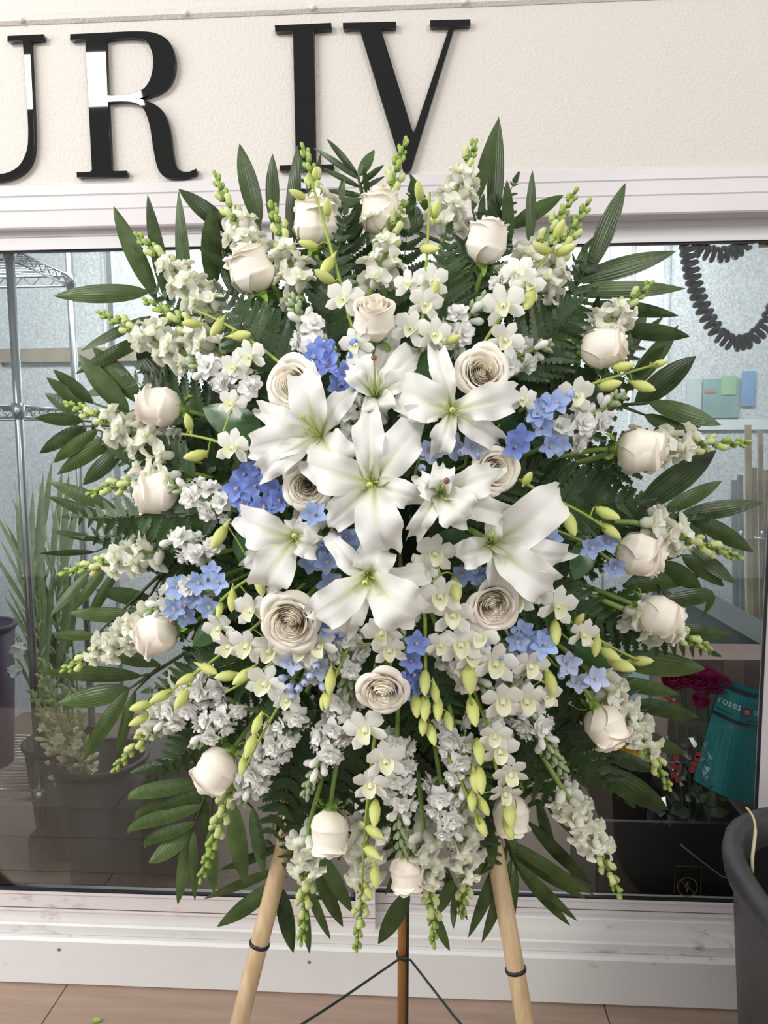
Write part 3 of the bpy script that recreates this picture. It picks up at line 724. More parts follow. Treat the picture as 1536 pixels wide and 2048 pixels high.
# black crate with wrapped bouquets
Yc = 0.16
a = P(1195, 1640, Yc); c = P(1500, 1640, Yc); hz = a.z
crt = thing('plastic_crate', 'low black plastic crate under the wrapped bouquets', 'crate', ((a.x + c.x) / 2, Yc + 0.15, 0))
mb = MB(); w = 0.006
mb.box((a.x, Yc, 0), (c.x, Yc + w, hz)); mb.box((a.x, Yc + .34, 0), (c.x, Yc + .34 + w, hz)); mb.box((a.x, Yc, 0), (a.x + w, Yc + .34, hz)); mb.box((c.x - w, Yc, 0), (c.x, Yc + .34, hz)); mb.box((a.x, Yc, 0), (c.x, Yc + .34, w))
M_crate = plain('crate_plastic', '#2b2826', 0.5, 0, 0.15, 6)
part('crate_body', mb.build('crate_body', M_crate, False), crt)
mb = MB()
for lo, hi in (((a.x - .006, Yc - .006, hz - .02), (c.x + .006, Yc, hz)), ((a.x - .006, Yc, hz - .02), (a.x, Yc + .34, hz)), ((c.x, Yc, hz - .02), (c.x + .006, Yc + .34, hz))): mb.box(lo, hi)
part('crate_rim', mb.build('crate_rim', M_crate, False), crt)

M_teal = plain('teal_sleeve', '#2a8f93', 0.35, 0, 0.08, 5); M_tealdk = plain('sleeve_dark_band', '#2f3a42', 0.4); M_whitep = plain('white_print', '#e6efef', 0.5); M_redp = plain('red_print', '#b04048', 0.5)
Ys = 0.20
sl = thing('flower_sleeve', 'teal corrugated bouquet sleeve with white lettering and red flower emblem', 'wrapper', P(1450, 1600, Ys))
tl_, tr_, br_, bl_ = P(1442, 1362, Ys + .06), P(1524, 1386, Ys + .06), P(1508, 1606, Ys), P(1386, 1560, Ys)
def quadpt(u, v, off=0.0):      # u right, v down on the sleeve
    p = tl_.lerp(tr_, u).lerp(bl_.lerp(br_, u), v); p.y -= off + 0.035 * math.sin(PI * u); return p
mb = MB(); mb.grid(lambda u, v: quadpt(u, v, 0.0008 * math.sin(u * 90)), 48, 8); mb.grid(lambda u, v: quadpt(1 - u, v) * 1.0 + Vector((0, 0.07 * math.sin(PI * u) + 0.004, 0)), 12, 8)
part('sleeve_body', mb.build('sleeve_body', M_teal), sl)
for v0, v1 in ((0.0, 0.045), (0.29, 0.325)):
    mb = MB(); mb.grid(lambda u, v: quadpt(u, v0 + (v1 - v0) * v, 0.002), 16, 1); part('dark_band', mb.build('dark_band', M_tealdk), sl)
def on_sleeve(me, u, v, size):
    o_ = quadpt(u, v, 0.004); ex = (quadpt(u + .06, v) - quadpt(u - .06, v)).normalized(); ez = (quadpt(u, v - .05) - quadpt(u, v + .05)).normalized()
    nrm = ex.cross(ez); Mx = Matrix(((ex.x, ez.x, nrm.x, o_.x), (ex.y, ez.y, nrm.y, o_.y), (ex.z, ez.z, nrm.z, o_.z), (0, 0, 0, 1)))
    return Mx @ Matrix.Scale(size, 4)
part('lettering', text_mesh('roses', 1, M_whitep, 'lettering'), sl, on_sleeve(None, 0.02, 0.20, 0.026))
part('lettering', text_mesh('an', 1, M_whitep, 'lettering'), sl, on_sleeve(None, 0.74, 0.20, 0.026))
mb = MB()
for k in range(8):
    a_ = k * PI / 4; mb.lathe([(0.0, 0), (0.24, 0)], 6, 0, T((0.62 * math.cos(a_), 0.62 * math.sin(a_), 0.0)) @ Matrix.Rotation(PI / 2, 4, 'X'))
mb.lathe([(0.16, 0), (0.34, 0)], 10, 1, Matrix.Rotation(PI / 2, 4, 'X'))
part('flower_emblem', mb.build('flower_emblem', [M_redp, M_whitep]), sl, on_sleeve(None, 0.56, 0.185, 0.016))
for u0, u1, v_ in ((0.03, 0.30, 0.248), (0.62, 0.95, 0.258)):      # illegible small print
    mb = MB(); mb.grid(lambda u, v: quadpt(u0 + (u1 - u0) * u, v_ + .010 * v, 0.0025), 8, 1); part('small_print', mb.build('small_print', M_tealdk), sl)
# cellophane of the sleeve with red hexagon print
M_leafbg = plain('bouquet_leaf', '#55623f', 0.6, 0, 0.2, 20)
cel = thing('cellophane_wrap', 'crumpled clear cellophane with red dot print beside the teal sleeve', 'wrapper', P(1360, 1600, Ys))
def crum(u, v):
    p = P(1310 + 110 * u + 30 * v * (u - .5), 1470 + 170 * v, 0.17); rr = random.Random(int(u * 50) * 77 + int(v * 50)); p.y += rr.uniform(-.014, .014) - 0.02 * math.sin(PI * u); p.z += rr.uniform(-.006, .006); return p
mb = MB(); mb.grid(crum, 14, 14); part('film', mb.build('film', M_film, False), cel)
for (px, py) in ((1352, 1516), (1346, 1532), (1358, 1536), (1347, 1550), (1356, 1560), (1394, 1518), (1388, 1528), (1384, 1540), (1397, 1510)):
    mb = MB(); mb.lathe([(0.0, 0), (0.0085, 0)], 6); part('red_dot', mb.build('red_dot', M_redp), cel, T(P(px, py, 0.14)))
# magenta roses
M_mag = petalmat('magenta_petal', [(0, '#7c1440'), (0.5, '#9a2257'), (1, '#b23a6e')], 0.15)
M_mags = plain('bouquet_stem', '#4d5a35', 0.6)
mb = MB()
for ly, (nn, rr_, hh) in enumerate(((5, 1.0, 0.9), (5, 0.72, 1.0), (4, 0.45, 1.05))):
    for k in range(nn):
        a_ = 2 * PI * k / nn + ly
        mb.grid(lambda u, v: (0.022 * rr_ * (0.35 + 0.75 * math.sin(PI * .5 * min(1, v * 1.4)) + 0.12 * v * v) * math.cos(a_ + (u - .5) * 2.2), 0.036 * hh * v * (1 - .2 * (2 * u - 1) ** 2), 0.022 * rr_ * (0.35 + 0.75 * math.sin(PI * .5 * min(1, v * 1.4)) + 0.12 * v * v) * math.sin(a_ + (u - .5) * 2.2)), 4, 4)
me_mag = mb.build('bloom', M_mag)
ml = ['magenta rose at the left end of the wrapped row', 'magenta rose second from left in the wrapped row', 'magenta rose in the middle of the wrapped row', 'magenta rose right of the middle in the wrapped row', 'magenta rose touching the teal sleeve',
      'low magenta rose bud under the row by its leaf', 'magenta rose at back left of the wrapped bunch', 'magenta rose at back right of the wrapped bunch']
for i, (px, py, Y) in enumerate(((1345, 1372, .28), (1368, 1368, .28), (1392, 1372, .28), (1415, 1378, .28), (1434, 1382, .28), (1396, 1410, .25), (1358, 1362, .34), (1408, 1366, .34))):
    q = P(px, py, Y); bs = Vector((P(1400, 1600, .3).x + 0.01 * i - .03, .3, 0.05))
    g = thing('magenta_rose', ml[i], 'flower', bs, 'wrapped magenta roses')
    part('bloom', me_mag, g, frame(q, (0.05 * (i - 3), -0.55, 0.8), (0, -1, 0), 1.1 if i != 5 else 0.8))
    tubepart('stem', [bs, bs.lerp(q, .6) + Vector((0.01, 0, 0)), q], 0.003, M_mags, g, 5)
mb = MB()
mb.grid(lambda u, v: P(1306 + 56 * u + 12 * v, 1370 + 40 * u - 4 * u + 26 * v - 18 * u * v, 0.22) + Vector((0, 0.01 * math.sin(9 * u + 5 * v), 0)), 12, 4)
rc = single('cellophane_corner', mb.build('cellophane_corner', M_film), 'clear cellophane corner with a red edge over the roses', 'wrapper')
tubepart('red_edge', [P(1306, 1371, .215), P(1330, 1392, .212), P(1362, 1415, .215)], 0.0045, M_redp, rc, 6)
mb = MB(); rr = random.Random(5)
for k in range(26):
    a_ = rr.uniform(0, 2 * PI); mb.petal(0.03, 0.008, 0.3, 0, 0, nu=2, nv=3, prof=POINT, M=frame((0, 0, 0), (math.cos(a_), rr.uniform(0, .5), math.sin(a_)), (0, 1, 0)))
M_yel = petalmat('yellow_petal', [(0, '#b98a10'), (1, '#e2bd20')], 0.2)
g = thing('yellow_daisy', 'yellow flower showing behind the lower right snapdragon', 'flower', P(1262, 1560, .3))
part('bloom', mb.build('bloom', M_yel), g, frame(P(1258, 1492, .28), (0, -1, .4), (0, 0, 1), 1.6))
tubepart('stem', [P(1262, 1600, .3), P(1258, 1494, .29)], 0.003, M_mags, g, 5)
# leaves in the crate
mb = MB(); mb.petal(1, 0.55, 0.5, 0, 0.3, nu=4, nv=5, prof=ROUND); me_bl = mb.build('leaf', M_leafbg)
bl = thing('bouquet_foliage', 'dull green leaves of the wrapped bouquets above the crate', 'leaves', P(1380, 1630, .2)); bl['kind'] = 'thing'
for k, (px, py, dx, dz) in enumerate(((1390, 1590, -.3, 1), (1400, 1600, .8, .6), (1430, 1610, -.6, .5), (1380, 1625, -1, .1), (1420, 1625, 1, .2), (1360, 1560, .1, 1), (1440, 1600, .5, .9))):
    part('leaf', me_bl, bl, frame(P(px, py, .19), (dx, -.2, dz), (0, -1, .3), 0.045))
# faint marks on the glass
M_decal = plain('faint_decal', '#55493c', 0.6)
dec = thing('glass_sticker', 'faint round prohibition sticker low on the right glass', 'sticker', P(1375, 1770, yr + .009))
mb = MB(); N_ = T(P(1375, 1774, yr + .0085)); mb.lathe([(0.0215, 0), (0.0235, 0)], 32); mb.box((-0.021, 0, -0.0008), (0.021, 0.0004, 0.0008), 0, Matrix.Rotation(0.75, 4, 'Y')); mb.box((-.002, 0, -.012), (.002, .0004, .012)); mb.box((-.006, 0, -.002), (.006, .0004, .0))
part('prohibition_ring', mb.build('prohibition_ring', M_decal, False), dec, N_)
mb = MB()
for lo, hi in (((-.03, 0, -.034), (.03, .0003, -.0334)), ((-.03, 0, .05), (.03, .0003, .0506)), ((-.03, 0, -.034), (-.0294, .0003, .05)), ((.0294, 0, -.034), (.03, .0003, .05))): mb.box(lo, hi)
part('sticker_border', mb.build('sticker_border', M_decal, False), dec, N_)
mb = MB(); mb.tube([P(1362, 1690, yr + .03), P(1400, 1720, yr + .04), P(1442, 1752, yr + .045), P(1456, 1757, yr + .05)], 0.0016, 5)
single('pale_wire', mb.build('pale_wire', plain('pale_wire', '#b3afa8', .5)), 'thin pale wire slanting behind the lower right glass', 'wire')

# ================================================================== BLACK BIN AT RIGHT
hb = 0.55
pc = P(1440, 1668, -0.37)
bc = Vector((0.81, -0.4525, 0.0))
def superc(a, r, n_=2.6):
    c_, s_ = math.cos(a), math.sin(a); k = (abs(c_) ** n_ + abs(s_) ** n_) ** (-1 / n_); return r * k * c_, r * 1.05 * k * s_
def ring(mb, prof, seg=48, mi=0):
    def fn(u, v):
        r, z = prof[int(round(v * (len(prof) - 1)))]; x, y = superc(2 * PI * u, r); return (x, y, z)
    mb.grid(fn, seg, len(prof) - 1, mi, None, True)
bn = thing('waste_bin', 'large scuffed black plastic bin at the lower right edge', 'bin', bc)
RB = 0.29
mb = MB(); ring(mb, [(0.001, 0.004), (RB - .045, 0.004), (RB - .04, 0.012), (RB - .008, hb - .05), (RB - .002, hb - .03)]); part('bin_body', mb.build('bin_body', M_bin), bn, T(bc))
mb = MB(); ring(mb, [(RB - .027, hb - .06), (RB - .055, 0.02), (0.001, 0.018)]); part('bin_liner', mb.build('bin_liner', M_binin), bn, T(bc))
mb = MB(); ring(mb, [(RB - .004, hb - .045), (RB + .006, hb - .042), (RB + .010, hb - .02), (RB + .008, hb - .004), (RB, hb), (RB - .014, hb + .001), (RB - .024, hb - .006), (RB - .026, hb - .06)]); part('rim', mb.build('rim', plain('bin_rim_plastic', '#333436', .5, 0, .3, 30, .4)), bn, T(bc))

# cream ribbon strip over the bin rim, debris on the floor
mb = MB(); mb.tube(bez([P(1492, 1615, -0.30), P(1510, 1630, -0.30), P(1522, 1660, -0.33), P(1500, 1690, -0.36), P(1505, 1745, -0.36)], 16), [0.0022] * 8 + [0.003] * 9, 6)
single('cream_stem', mb.build('cream_stem', plain('cream_stem', '#cfc5a0', .5)), 'thin cream stem hanging over the bin rim', 'stem')
mb = MB(); mb.petal(0.03, 0.012, 0.8, 0.1, 0.5, 0.1, nu=3, nv=4, prof=POINT)
single('leaf_scrap', mb.build('leaf_scrap', M_fern), 'small dark leaf scrap on the floor by the left easel leg', 'leaf', frame(floorpt(480, 1972) + Vector((0, 0, .002)), (1, .1, 0), (0, 0, 1)))
mb = MB(); mb.lathe([(.001, 0), (.006, .006), (.006, .014), (.001, .02)], 7)
single('fallen_bud', mb.build('fallen_bud', M_snapg), 'pale green fallen bud on the floor at bottom left', 'bud', frame(floorpt(184, 2046) + Vector((0, 0, .006)), (1, .2, 0), (0, 0, 1)))

# ================================================================== EASEL
HUB = P(790, 1040, -0.56)
ea = thing('easel', 'wooden tripod easel with wire braces carrying the flower spray', 'easel', Vector((HUB.x, -0.6, 0)))
def leg(pts, r, mat, nm='leg'):
    mb = MB(); mb.tube(pts, r, 12); return part(nm, mb.build(nm, mat), ea)
apexY = -0.49
def downto(a, b_):      # extend the line a->b to the floor
    d_ = b_ - a; return a + d_ * (a.z / -d_.z)
topL, topR = P(806, 760, apexY), P(824, 760, apexY)
mL = P(526, 1860, -0.615); mR = P(1015, 1845, -0.615)
fL, fR = downto(topL, mL), downto(topR, mR)
leg([topL, fL], 0.0135, M_dowel); leg([topR, fR], 0.0135, M_dowel)
topB = P(813, 700, -0.47); mB = P(805, 1900, -0.30); fB = downto(topB, mB)
leg([topB, topB.lerp(fB, 0.955)], 0.0095, M_dowel2)
leg([topB.lerp(fB, 0.95), fB], 0.0105, M_blackp, 'foot_cap')
off = Vector((0.009, -0.004, 0)); leg([topB.lerp(fB, .3) + off, topB.lerp(fB, .96) + off], 0.0035, M_wire, 'brace_rod')
def nearest_on(a, b_, px, py):
    best = None
    for i in range(400):
        q = a.lerp(b_, i / 400); d_ = CAMR.transposed() @ (q - CAMP); x = 768 + FPX * d_.x / -d_.z; y = 1024 - FPX * d_.y / -d_.z
        e = abs(y - py)
        if best is None or e < best[0]: best = (e, q)
    return best[1]
for a, b_, py in ((topL, fL, 1890), (topR, fR, 1938)):
    q = nearest_on(a, b_, 0, py); ax = (b_ - a).normalized(); mb = MB()
    mb.lathe([(.0134, -.0025), (.0152, -.0025), (.0156, 0), (.0152, .0025), (.0134, .0025)], 16); part('cable_tie', mb.build('cable_tie', M_blackp), ea, frame(q, ax, (0, -1, 0)))
wq = nearest_on(topB, fB, 0, 1908) + Vector((0.004, -0.012, 0))
wl = P(485, 2125, -0.64); wr = P(1040, 2185, -0.64)
for e in (wl, wr):
    s_ = -1 if e is wl else 1
    leg([wq + Vector((-.002 * s_, -.002, -.004)), wq + Vector((.003 * s_, 0, .002)), wq + Vector((.012 * s_, 0, -.003)), wq.lerp(e, 0.5), e], 0.0022, M_wire, 'brace_wire')
mb = MB(); mb.lathe([(.0095, -.003), (.0125, -.003), (.0125, .003), (.0095, .003)], 12); part('wire_loop', mb.build('wire_loop', M_wire), ea, frame(nearest_on(topB, fB, 0, 1908), (fB - topB), (0, -1, 0)))
# foam in its cage, behind all the flowers
fc = Vector((HUB.x, -0.58, HUB.z))
fm = thing('floral_foam_cage', 'dark green foam block in a plastic cage hidden behind the flowers', 'foam', fc + Vector((0, 0, -.22)))
mb = MB()
def se(u, v):
    th = 2 * PI * u; ph = PI * (v - .5); sg = lambda x, p: math.copysign(abs(x) ** p, x)
    return (0.19 * sg(math.cos(ph), .5) * sg(math.cos(th), .5), 0.045 * sg(math.cos(ph), .5) * sg(math.sin(th), .5), 0.25 * sg(math.sin(ph), .5))
mb.grid(se, 24, 12, 0, None, True); part('foam_block', mb.build('foam_block', M_foam), fm, T(fc))
mb = MB()
for i in range(-3, 4):
    mb.tube([(i * .055, -.048, -.24), (i * .055, -.055, 0), (i * .055, -.048, .24)], .003, 4); 
for i in range(-4, 5):
    mb.tube([(-.18, -.048, i * .052), (0, -.055, i * .052), (.18, -.048, i * .052)], .003, 4)
part('cage_grid', mb.build('cage_grid', M_cage), fm, T(fc))

# ================================================================== THE SPRAY
CX, CY, RX, RY = 785.0, 1075.0, 690.0, 790.0
def surf(px, py):
    r2 = min(1.0, ((px - CX) / RX) ** 2 + ((py - CY) / RY) ** 2)
    return -0.610 - 0.175 * (1 - r2)
def S(px, py, lift=0.0): return P(px, py, surf(px, py) - lift)
def M1(pxw, Y=-0.68): return pxw * (Y - CAMP.y) / FPX     # pixels to metres at a depth
OUT = Vector((0, -1, 0))
rs = random.Random(11)

# ------------------------------------------------------------ palm fronds
def leaflet(a, b_, w, arch, roll, nu=6, nv=12, fold=0.18, hook=None):
    L = (b_ - a).length
    nrm = OUT
    ctrl = [a, a.lerp(b_, .4) + OUT * arch * L, a.lerp(b_, .75) + OUT * arch * L * .8, b_]
    if hook: ctrl[2] = ctrl[2] + hook
    path = bez(ctrl, nv)
    mb = MB()
    PR = lambda v: max(0.012, ((v + .01) ** .62) * ((1 - v) ** .95) / .425)
    def fn(u, v):
        j = int(round(v * nv)); p = path[j]; t = (path[min(j + 1, nv)] - path[max(j - 1, 0)]).normalized()
        sd = t.cross(nrm).normalized(); n2 = sd.cross(t)
        rr = Matrix.Rotation(roll * (0.4 + .6 * v), 3, t); sd = rr @ sd; n2 = rr @ n2
        x = 2 * u - 1; hw = w * .5 * PR(v)
        return p + sd * (x * hw) - n2 * (fold * hw * abs(x)) + n2 * (0.05 * hw * math.sin(7 * v + x * 2)) - a
    mb.grid(fn, nu, nv)
    return mb
palms = [
 ('upper left, two broad blades beside the coolers top left corner', (330, 620), [(312, 594, 227, 412, 44), (296, 584, 107, 592, 46), (338, 610, 295, 389, 36), (374, 633, 357, 380, 36)]),
 ('pointing up past the fourth snapdragon at upper left', (470, 590), [(468, 466, 357, 378, 42), (426, 575, 425, 411, 48), (465, 585, 441, 470, 42), (500, 520, 402, 460, 30), (500, 560, 398, 498, 26)]),
 ('reaching up left of the letter I', (545, 560), [(519, 450, 479, 287, 46), (546, 450, 545, 307, 33), (580, 500, 595, 290, 36), (632, 390, 642, 304, 11), (676, 440, 688, 346, 20), (700, 490, 725, 396, 40)]),
 ('small fine one in front of the letters I and V', (730, 420), [(716, 352, 653, 277, 16), (717, 358, 627, 296, 15), (721, 375, 640, 335, 14), (725, 392, 647, 380, 14), (717, 352, 749, 299, 27), (722, 367, 768, 330, 14), (724, 378, 770, 352, 12), (725, 398, 655, 402, 14), (736, 395, 728, 334, 14), (728, 405, 640, 425, 14)]),
 ('tallest, two blades joined at the tip above the cream rose', (975, 520), [(986, 460, 997, 232, 38), (945, 420, 998, 236, 32), (960, 445, 968, 387, 18), (1018, 490, 1014, 359, 30), (1060, 490, 1065, 340, 27), (1020, 455, 1127, 390, 36), (859, 430, 818, 345, 20), (815, 455, 829, 370, 22), (830, 465, 834, 412, 38)]),
 ('right upper, fanned toward the coiled cord', (1130, 600), [(1177, 543, 1251, 366, 44), (1151, 561, 1353, 502, 50), (1133, 584, 1371, 577, 42), (1180, 608, 1357, 632, 34), (1240, 660, 1380, 673, 40), (1152, 568, 1172, 486, 28), (1185, 640, 1197, 590, 16), (1115, 640, 1120, 470, 30)]),
 ('right, three blades under the shoulder rose', (1240, 810), [(1255, 780, 1357, 650, 44), (1237, 735, 1293, 621, 38), (1271, 808, 1392, 712, 58), (1300, 805, 1442, 850, 46), (1265, 760, 1330, 690, 26), (1290, 830, 1400, 880, 36)]),
 ('right middle, long pale backed blades beside the stakes', (1270, 1030), [(1282, 1012, 1433, 900, 66), (1329, 1022, 1444, 962, 40), (1362, 1029, 1528, 1004, 42), (1386, 1034, 1507, 1104, 44), (1359, 1031, 1417, 1085, 38), (1335, 1028, 1370, 1062, 28)]),
 ('right, drooping blades under the pointed snapdragon', (1300, 1130), [(1380, 1095, 1472, 1167, 36), (1365, 1110, 1448, 1173, 38), (1325, 1125, 1404, 1181, 46), (1246, 1172, 1402, 1152, 50), (1332, 1195, 1402, 1236, 42), (1345, 1258, 1466, 1271, 36)]),
 ('lower right, wide blade over the magenta roses', (1180, 1330), [(1236, 1318, 1411, 1338, 66), (1265, 1405, 1400, 1436, 44), (1240, 1455, 1373, 1508, 44), (1200, 1540, 1336, 1620, 66), (1200, 1500, 1315, 1541, 38), (1225, 1360, 1360, 1390, 40)]),
 ('bottom right, fanned over the right easel leg', (1002, 1640), [(1014, 1692, 936, 1876, 34), (1023, 1720, 963, 1886, 30), (1032, 1738, 1009, 1892, 33), (1035, 1736, 1141, 1852, 28), (1033, 1724, 1155, 1842, 26), (1020, 1704, 1175, 1800, 32), (1010, 1680, 1188, 1790, 38), (1058, 1645, 1185, 1770, 34), (1000, 1668, 915, 1800, 34), (1090, 1600, 1175, 1690, 34), (1075, 1600, 1110, 1720, 28), (975, 1590, 985, 1740, 44), (1000, 1600, 1030, 1700, 40)]),
 ('bottom centre, short blades in front of the back leg', (850, 1660), [(817, 1785, 756, 1888, 46), (863, 1815, 900, 1902, 26), (908, 1790, 907, 1858, 18), (905, 1760, 876, 1830, 34), (830, 1700, 770, 1790, 34), (885, 1740, 935, 1840, 28)]),
 ('bottom left, blades hanging over the left easel leg', (590, 1640), [(560, 1774, 587, 1906, 42), (608, 1800, 619, 1908, 24), (610, 1760, 661, 1880, 32), (632, 1745, 686, 1854, 38), (637, 1705, 705, 1826, 42), (557, 1738, 407, 1798, 30), (556, 1764, 434, 1854, 44), (565, 1690, 440, 1740, 28), (600, 1620, 548, 1760, 44), (585, 1600, 600, 1750, 40)]),
 ('lower left, broad comb over the dark bucket', (425, 1545), [(390, 1512, 258, 1546, 38), (404, 1562, 256, 1600, 42), (415, 1582, 271, 1640, 42), (403, 1611, 255, 1668, 38), (390, 1644, 290, 1698, 34), (380, 1663, 297, 1726, 46), (382, 1655, 355, 1810, 38), (387, 1660, 390, 1802, 26), (420, 1660, 428, 1788, 34), (465, 1605, 491, 1770, 50), (505, 1615, 530, 1750, 34), (405, 1590, 420, 1700, 28)]),
 ('left below, one broad pale blade over the tuberoses', (300, 1350), [(281, 1352, 78, 1344, 46), (258, 1378, 118, 1405, 54), (256, 1380, 164, 1524, 40), (270, 1382, 232, 1522, 28), (320, 1330, 190, 1300, 36)]),
 ('left, drooping narrow blades beside the gladioli', (330, 1140), [(180, 1143, 100, 1232, 27), (215, 1128, 147, 1222, 28), (237, 1135, 172, 1251, 27), (275, 1230, 137, 1226, 40), (190, 1272, 104, 1268, 28), (311, 1205, 190, 1180, 48), (300, 1290, 170, 1305, 36)]),
 ('left middle, slim blades under the third left snapdragon', (330, 1040), [(231, 1017, 97, 963, 38), (231, 1047, 92, 991, 30), (199, 1080, 101, 1060, 18), (191, 1104, 76, 1107, 16), (320, 943, 201, 876, 44)]),
 ('left, five finger blades over the chrome post', (300, 850), [(166, 853, 79, 907, 36), (193, 861, 106, 926, 34), (226, 872, 115, 949, 42), (242, 900, 166, 970, 42), (166, 842, 70, 836, 32), (155, 826, 90, 787, 34), (172, 817, 93, 755, 34), (186, 806, 106, 739, 34)]),
 ('upper left, wide blades behind the left rose', (350, 790), [(283, 805, 184, 693, 54), (257, 825, 157, 709, 52), (348, 780, 273, 696, 62), (301, 633, 161, 702, 28), (309, 667, 150, 748, 34), (225, 775, 166, 790, 24), (375, 740, 320, 650, 46)]),
]
for i, (lab, base, ls) in enumerate(palms):
    bp_ = P(*base, -0.600)
    fr_ = thing('palm_frond', 'dark green palm frond, ' + lab.replace('coolers', 'cooler'), 'palm frond', bp_, 'palm fronds around the spray')
    pts = []
    for k, (bx, by, tx, ty, w) in enumerate(ls):
        Y0 = -0.592 - 0.0035 * (k % 5) - .004 * (i % 3); a = P(bx, by, Y0); tipY = Y0 + rs.uniform(-.030, .022)
        b_ = P(tx, ty, tipY); hook = None
        if (tx, ty) in ((1402, 1236),): hook = Vector((0.05, 0, .05))
        if (tx, ty) in ((256, 1600), (271, 1640), (255, 1668), (290, 1698)): hook = Vector((-.02, -.01, .015))
        mb = leaflet(a, b_, M1(w, Y0) * 1.0, rs.uniform(.02, .09), rs.uniform(-.45, .45), hook=hook)
        part('leaflet', mb.build('leaflet', M_palm), fr_, T(a)); pts.append(a)
    pts.sort(key=lambda p: (p - bp_).length)
    mb = MB()
    for p in pts: mb.tube([bp_, bp_.lerp(p, .5) + Vector((0, .004, 0)), p], [.0028, .0022, .0014], 5)
    mb.tube([bp_, bp_.lerp(HUB, .45)], .003, 5)
    part('rachis', mb.build('rachis', M_stemdk), fr_)

# ------------------------------------------------------------ leather fern
def pinna_mesh(seed):
    r_ = random.Random(seed); mb = MB(); n_ = 8
    for i in range(n_):
        y0 = i / n_; w = 0.25 * (1 - .82 * y0 ** 1.2) * (0.75 if i == 0 else 1); z = r_.uniform(-.02, .02)
        for s_ in (-1, 1):
            mb.add([(0, y0, 0), (s_ * w * .55, y0 + .0, .012), (s_ * w, y0 + .075, .02 + z), (s_ * w * .8, y0 + .15, .015 + z), (s_ * w * .4, y0 + .135, .006), (0, y0 + .125, 0)], [(0, 1, 4, 5), (1, 2, 3, 4)] if s_ > 0 else [(5, 4, 1, 0), (4, 3, 2, 1)], [(.5, y0)] * 6)
    mb.add([(-.02, .97, 0), (.02, .97, 0), (0, 1.06, -.02)], [(0, 1, 2)])
    mb.tube([(0, 0, 0), (0, .98, 0)], .008, 3, cap=False)
    return mb.build('pinna', M_fern)
PIN = [pinna_mesh(k) for k in range(4)]
def fern(a, b_, wmax, label, pairs=13, tilt=0.0):
    L = (b_ - a).length
    f_ = thing('fern_frond', label, 'fern', a, 'leather fern fronds in the spray')
    path = bez([a, a.lerp(b_, .5) + OUT * .12 * L, b_], 12)
    tubepart('rachis', path, [.0018 - .0001 * k for k in range(13)], M_stemdk, f_, 4)
    for k in range(pairs):
        t = 0.10 + 0.88 * k / (pairs - 1); j = min(11, int(t * 12)); q = path[j].lerp(path[j + 1], t * 12 - j); tg_ = (path[j + 1] - path[j]).normalized()
        sd = tg_.cross(OUT).normalized(); ln = wmax * (0.25 + .75 * min(1, t * 5)) * (1.04 - t) ** .8
        for s_ in (-1, 1):
            d_ = sd * s_ * .86 + tg_ * (.5 + .3 * t) + OUT * rs.uniform(-.25, .15)
            nz = Matrix.Rotation(rs.uniform(-.5, .5), 3, tg_) @ OUT
            part('pinna', PIN[rs.randrange(4)], f_, frame(q, d_, nz, max(.008, ln)))
    part('pinna', PIN[0], f_, frame(path[-1], (path[-1] - path[-2]), OUT, .02))
HRS = ['twelve', 'one', 'two', 'three', 'four', 'five', 'six', 'seven', 'eight', 'nine', 'ten', 'eleven']
def polar(hour, r):
    a = math.radians(90 - 30 * hour); return CX + RX * r * math.cos(a), CY - RY * r * math.sin(a)
for ringi, (r0, r1, wpx, dl, nm_, ofs) in enumerate(((.40, .90, 120, .004, 'outer', 0.0), (.28, .74, 135, .020, 'middle', 0.5), (.08, .50, 125, .038, 'inner', 0.2), (.55, .97, 95, -.004, 'edge', .5), (.30, .84, 150, -.022, 'rear', .8))):
    for h in range(12):
        jit = rs.uniform(-.25, .25); x0, y0 = polar(h + ofs + jit * .3, r0); x1, y1 = polar(h + ofs + jit, r1 * rs.uniform(.95, 1.03))
        a = P(x0, y0, min(-0.60, surf(x0, y0) + .10)); b_ = P(x1, y1, surf(x1, y1) + .028 - dl)
        fern(a, b_, M1(wpx * rs.uniform(.85, 1.15)), f'dark green fern frond, {nm_} ring of the spray near {HRS[h]} ' + ('thirty' if ofs == .5 else 'fifty' if ofs == .8 else "o'clock"))
def fernat(x0, y0, x1, y1, w, label, l0=.0, l1=.01): fern(S(x0, y0, l0), S(x1, y1, l1), M1(w), label)
fernat(470, 1025, 140, 1035, 105, 'feathery fern frond reaching left over the third left palm frond', .0, .02)
fernat(600, 800, 440, 580, 120, 'broad fern frond below the upper left pointed rose', .01, .03)
fernat(640, 760, 690, 430, 90, 'fern frond rising between the two top roses', .0, .02)
fernat(880, 700, 900, 460, 90, 'fern frond rising beside the top right cream rose', .0, .02)
fernat(1010, 760, 1180, 590, 115, 'grey green fern frond left of the shoulder rose', .0, .02)
fernat(560, 1290, 300, 1380, 100, 'fern frond between the lower left rose and orchid buds', .0, .02)
fernat(400, 960, 250, 870, 80, 'fern frond under the left snapdragon with cut tip', .0, .005)
for k, x in enumerate((500, 560, 620, 680, 740, 800, 860, 920, 980, 1040, 1100, 1160)):
    fern(P(x * .6 + 316, 1380, -.60), P(x, 1690 - .0012 * (x - 800) ** 2 + 25 * (k % 2), -.612), M1(105), ('low hanging dark fern frond, number %s from the left' % ['one', 'two', 'three', 'four', 'five', 'six', 'seven', 'eight', 'nine', 'ten', 'eleven', 'twelve'][k]))
fernat(640, 1420, 520, 1420, 70, 'fern frond tip over the lower left stock', .02, .05)

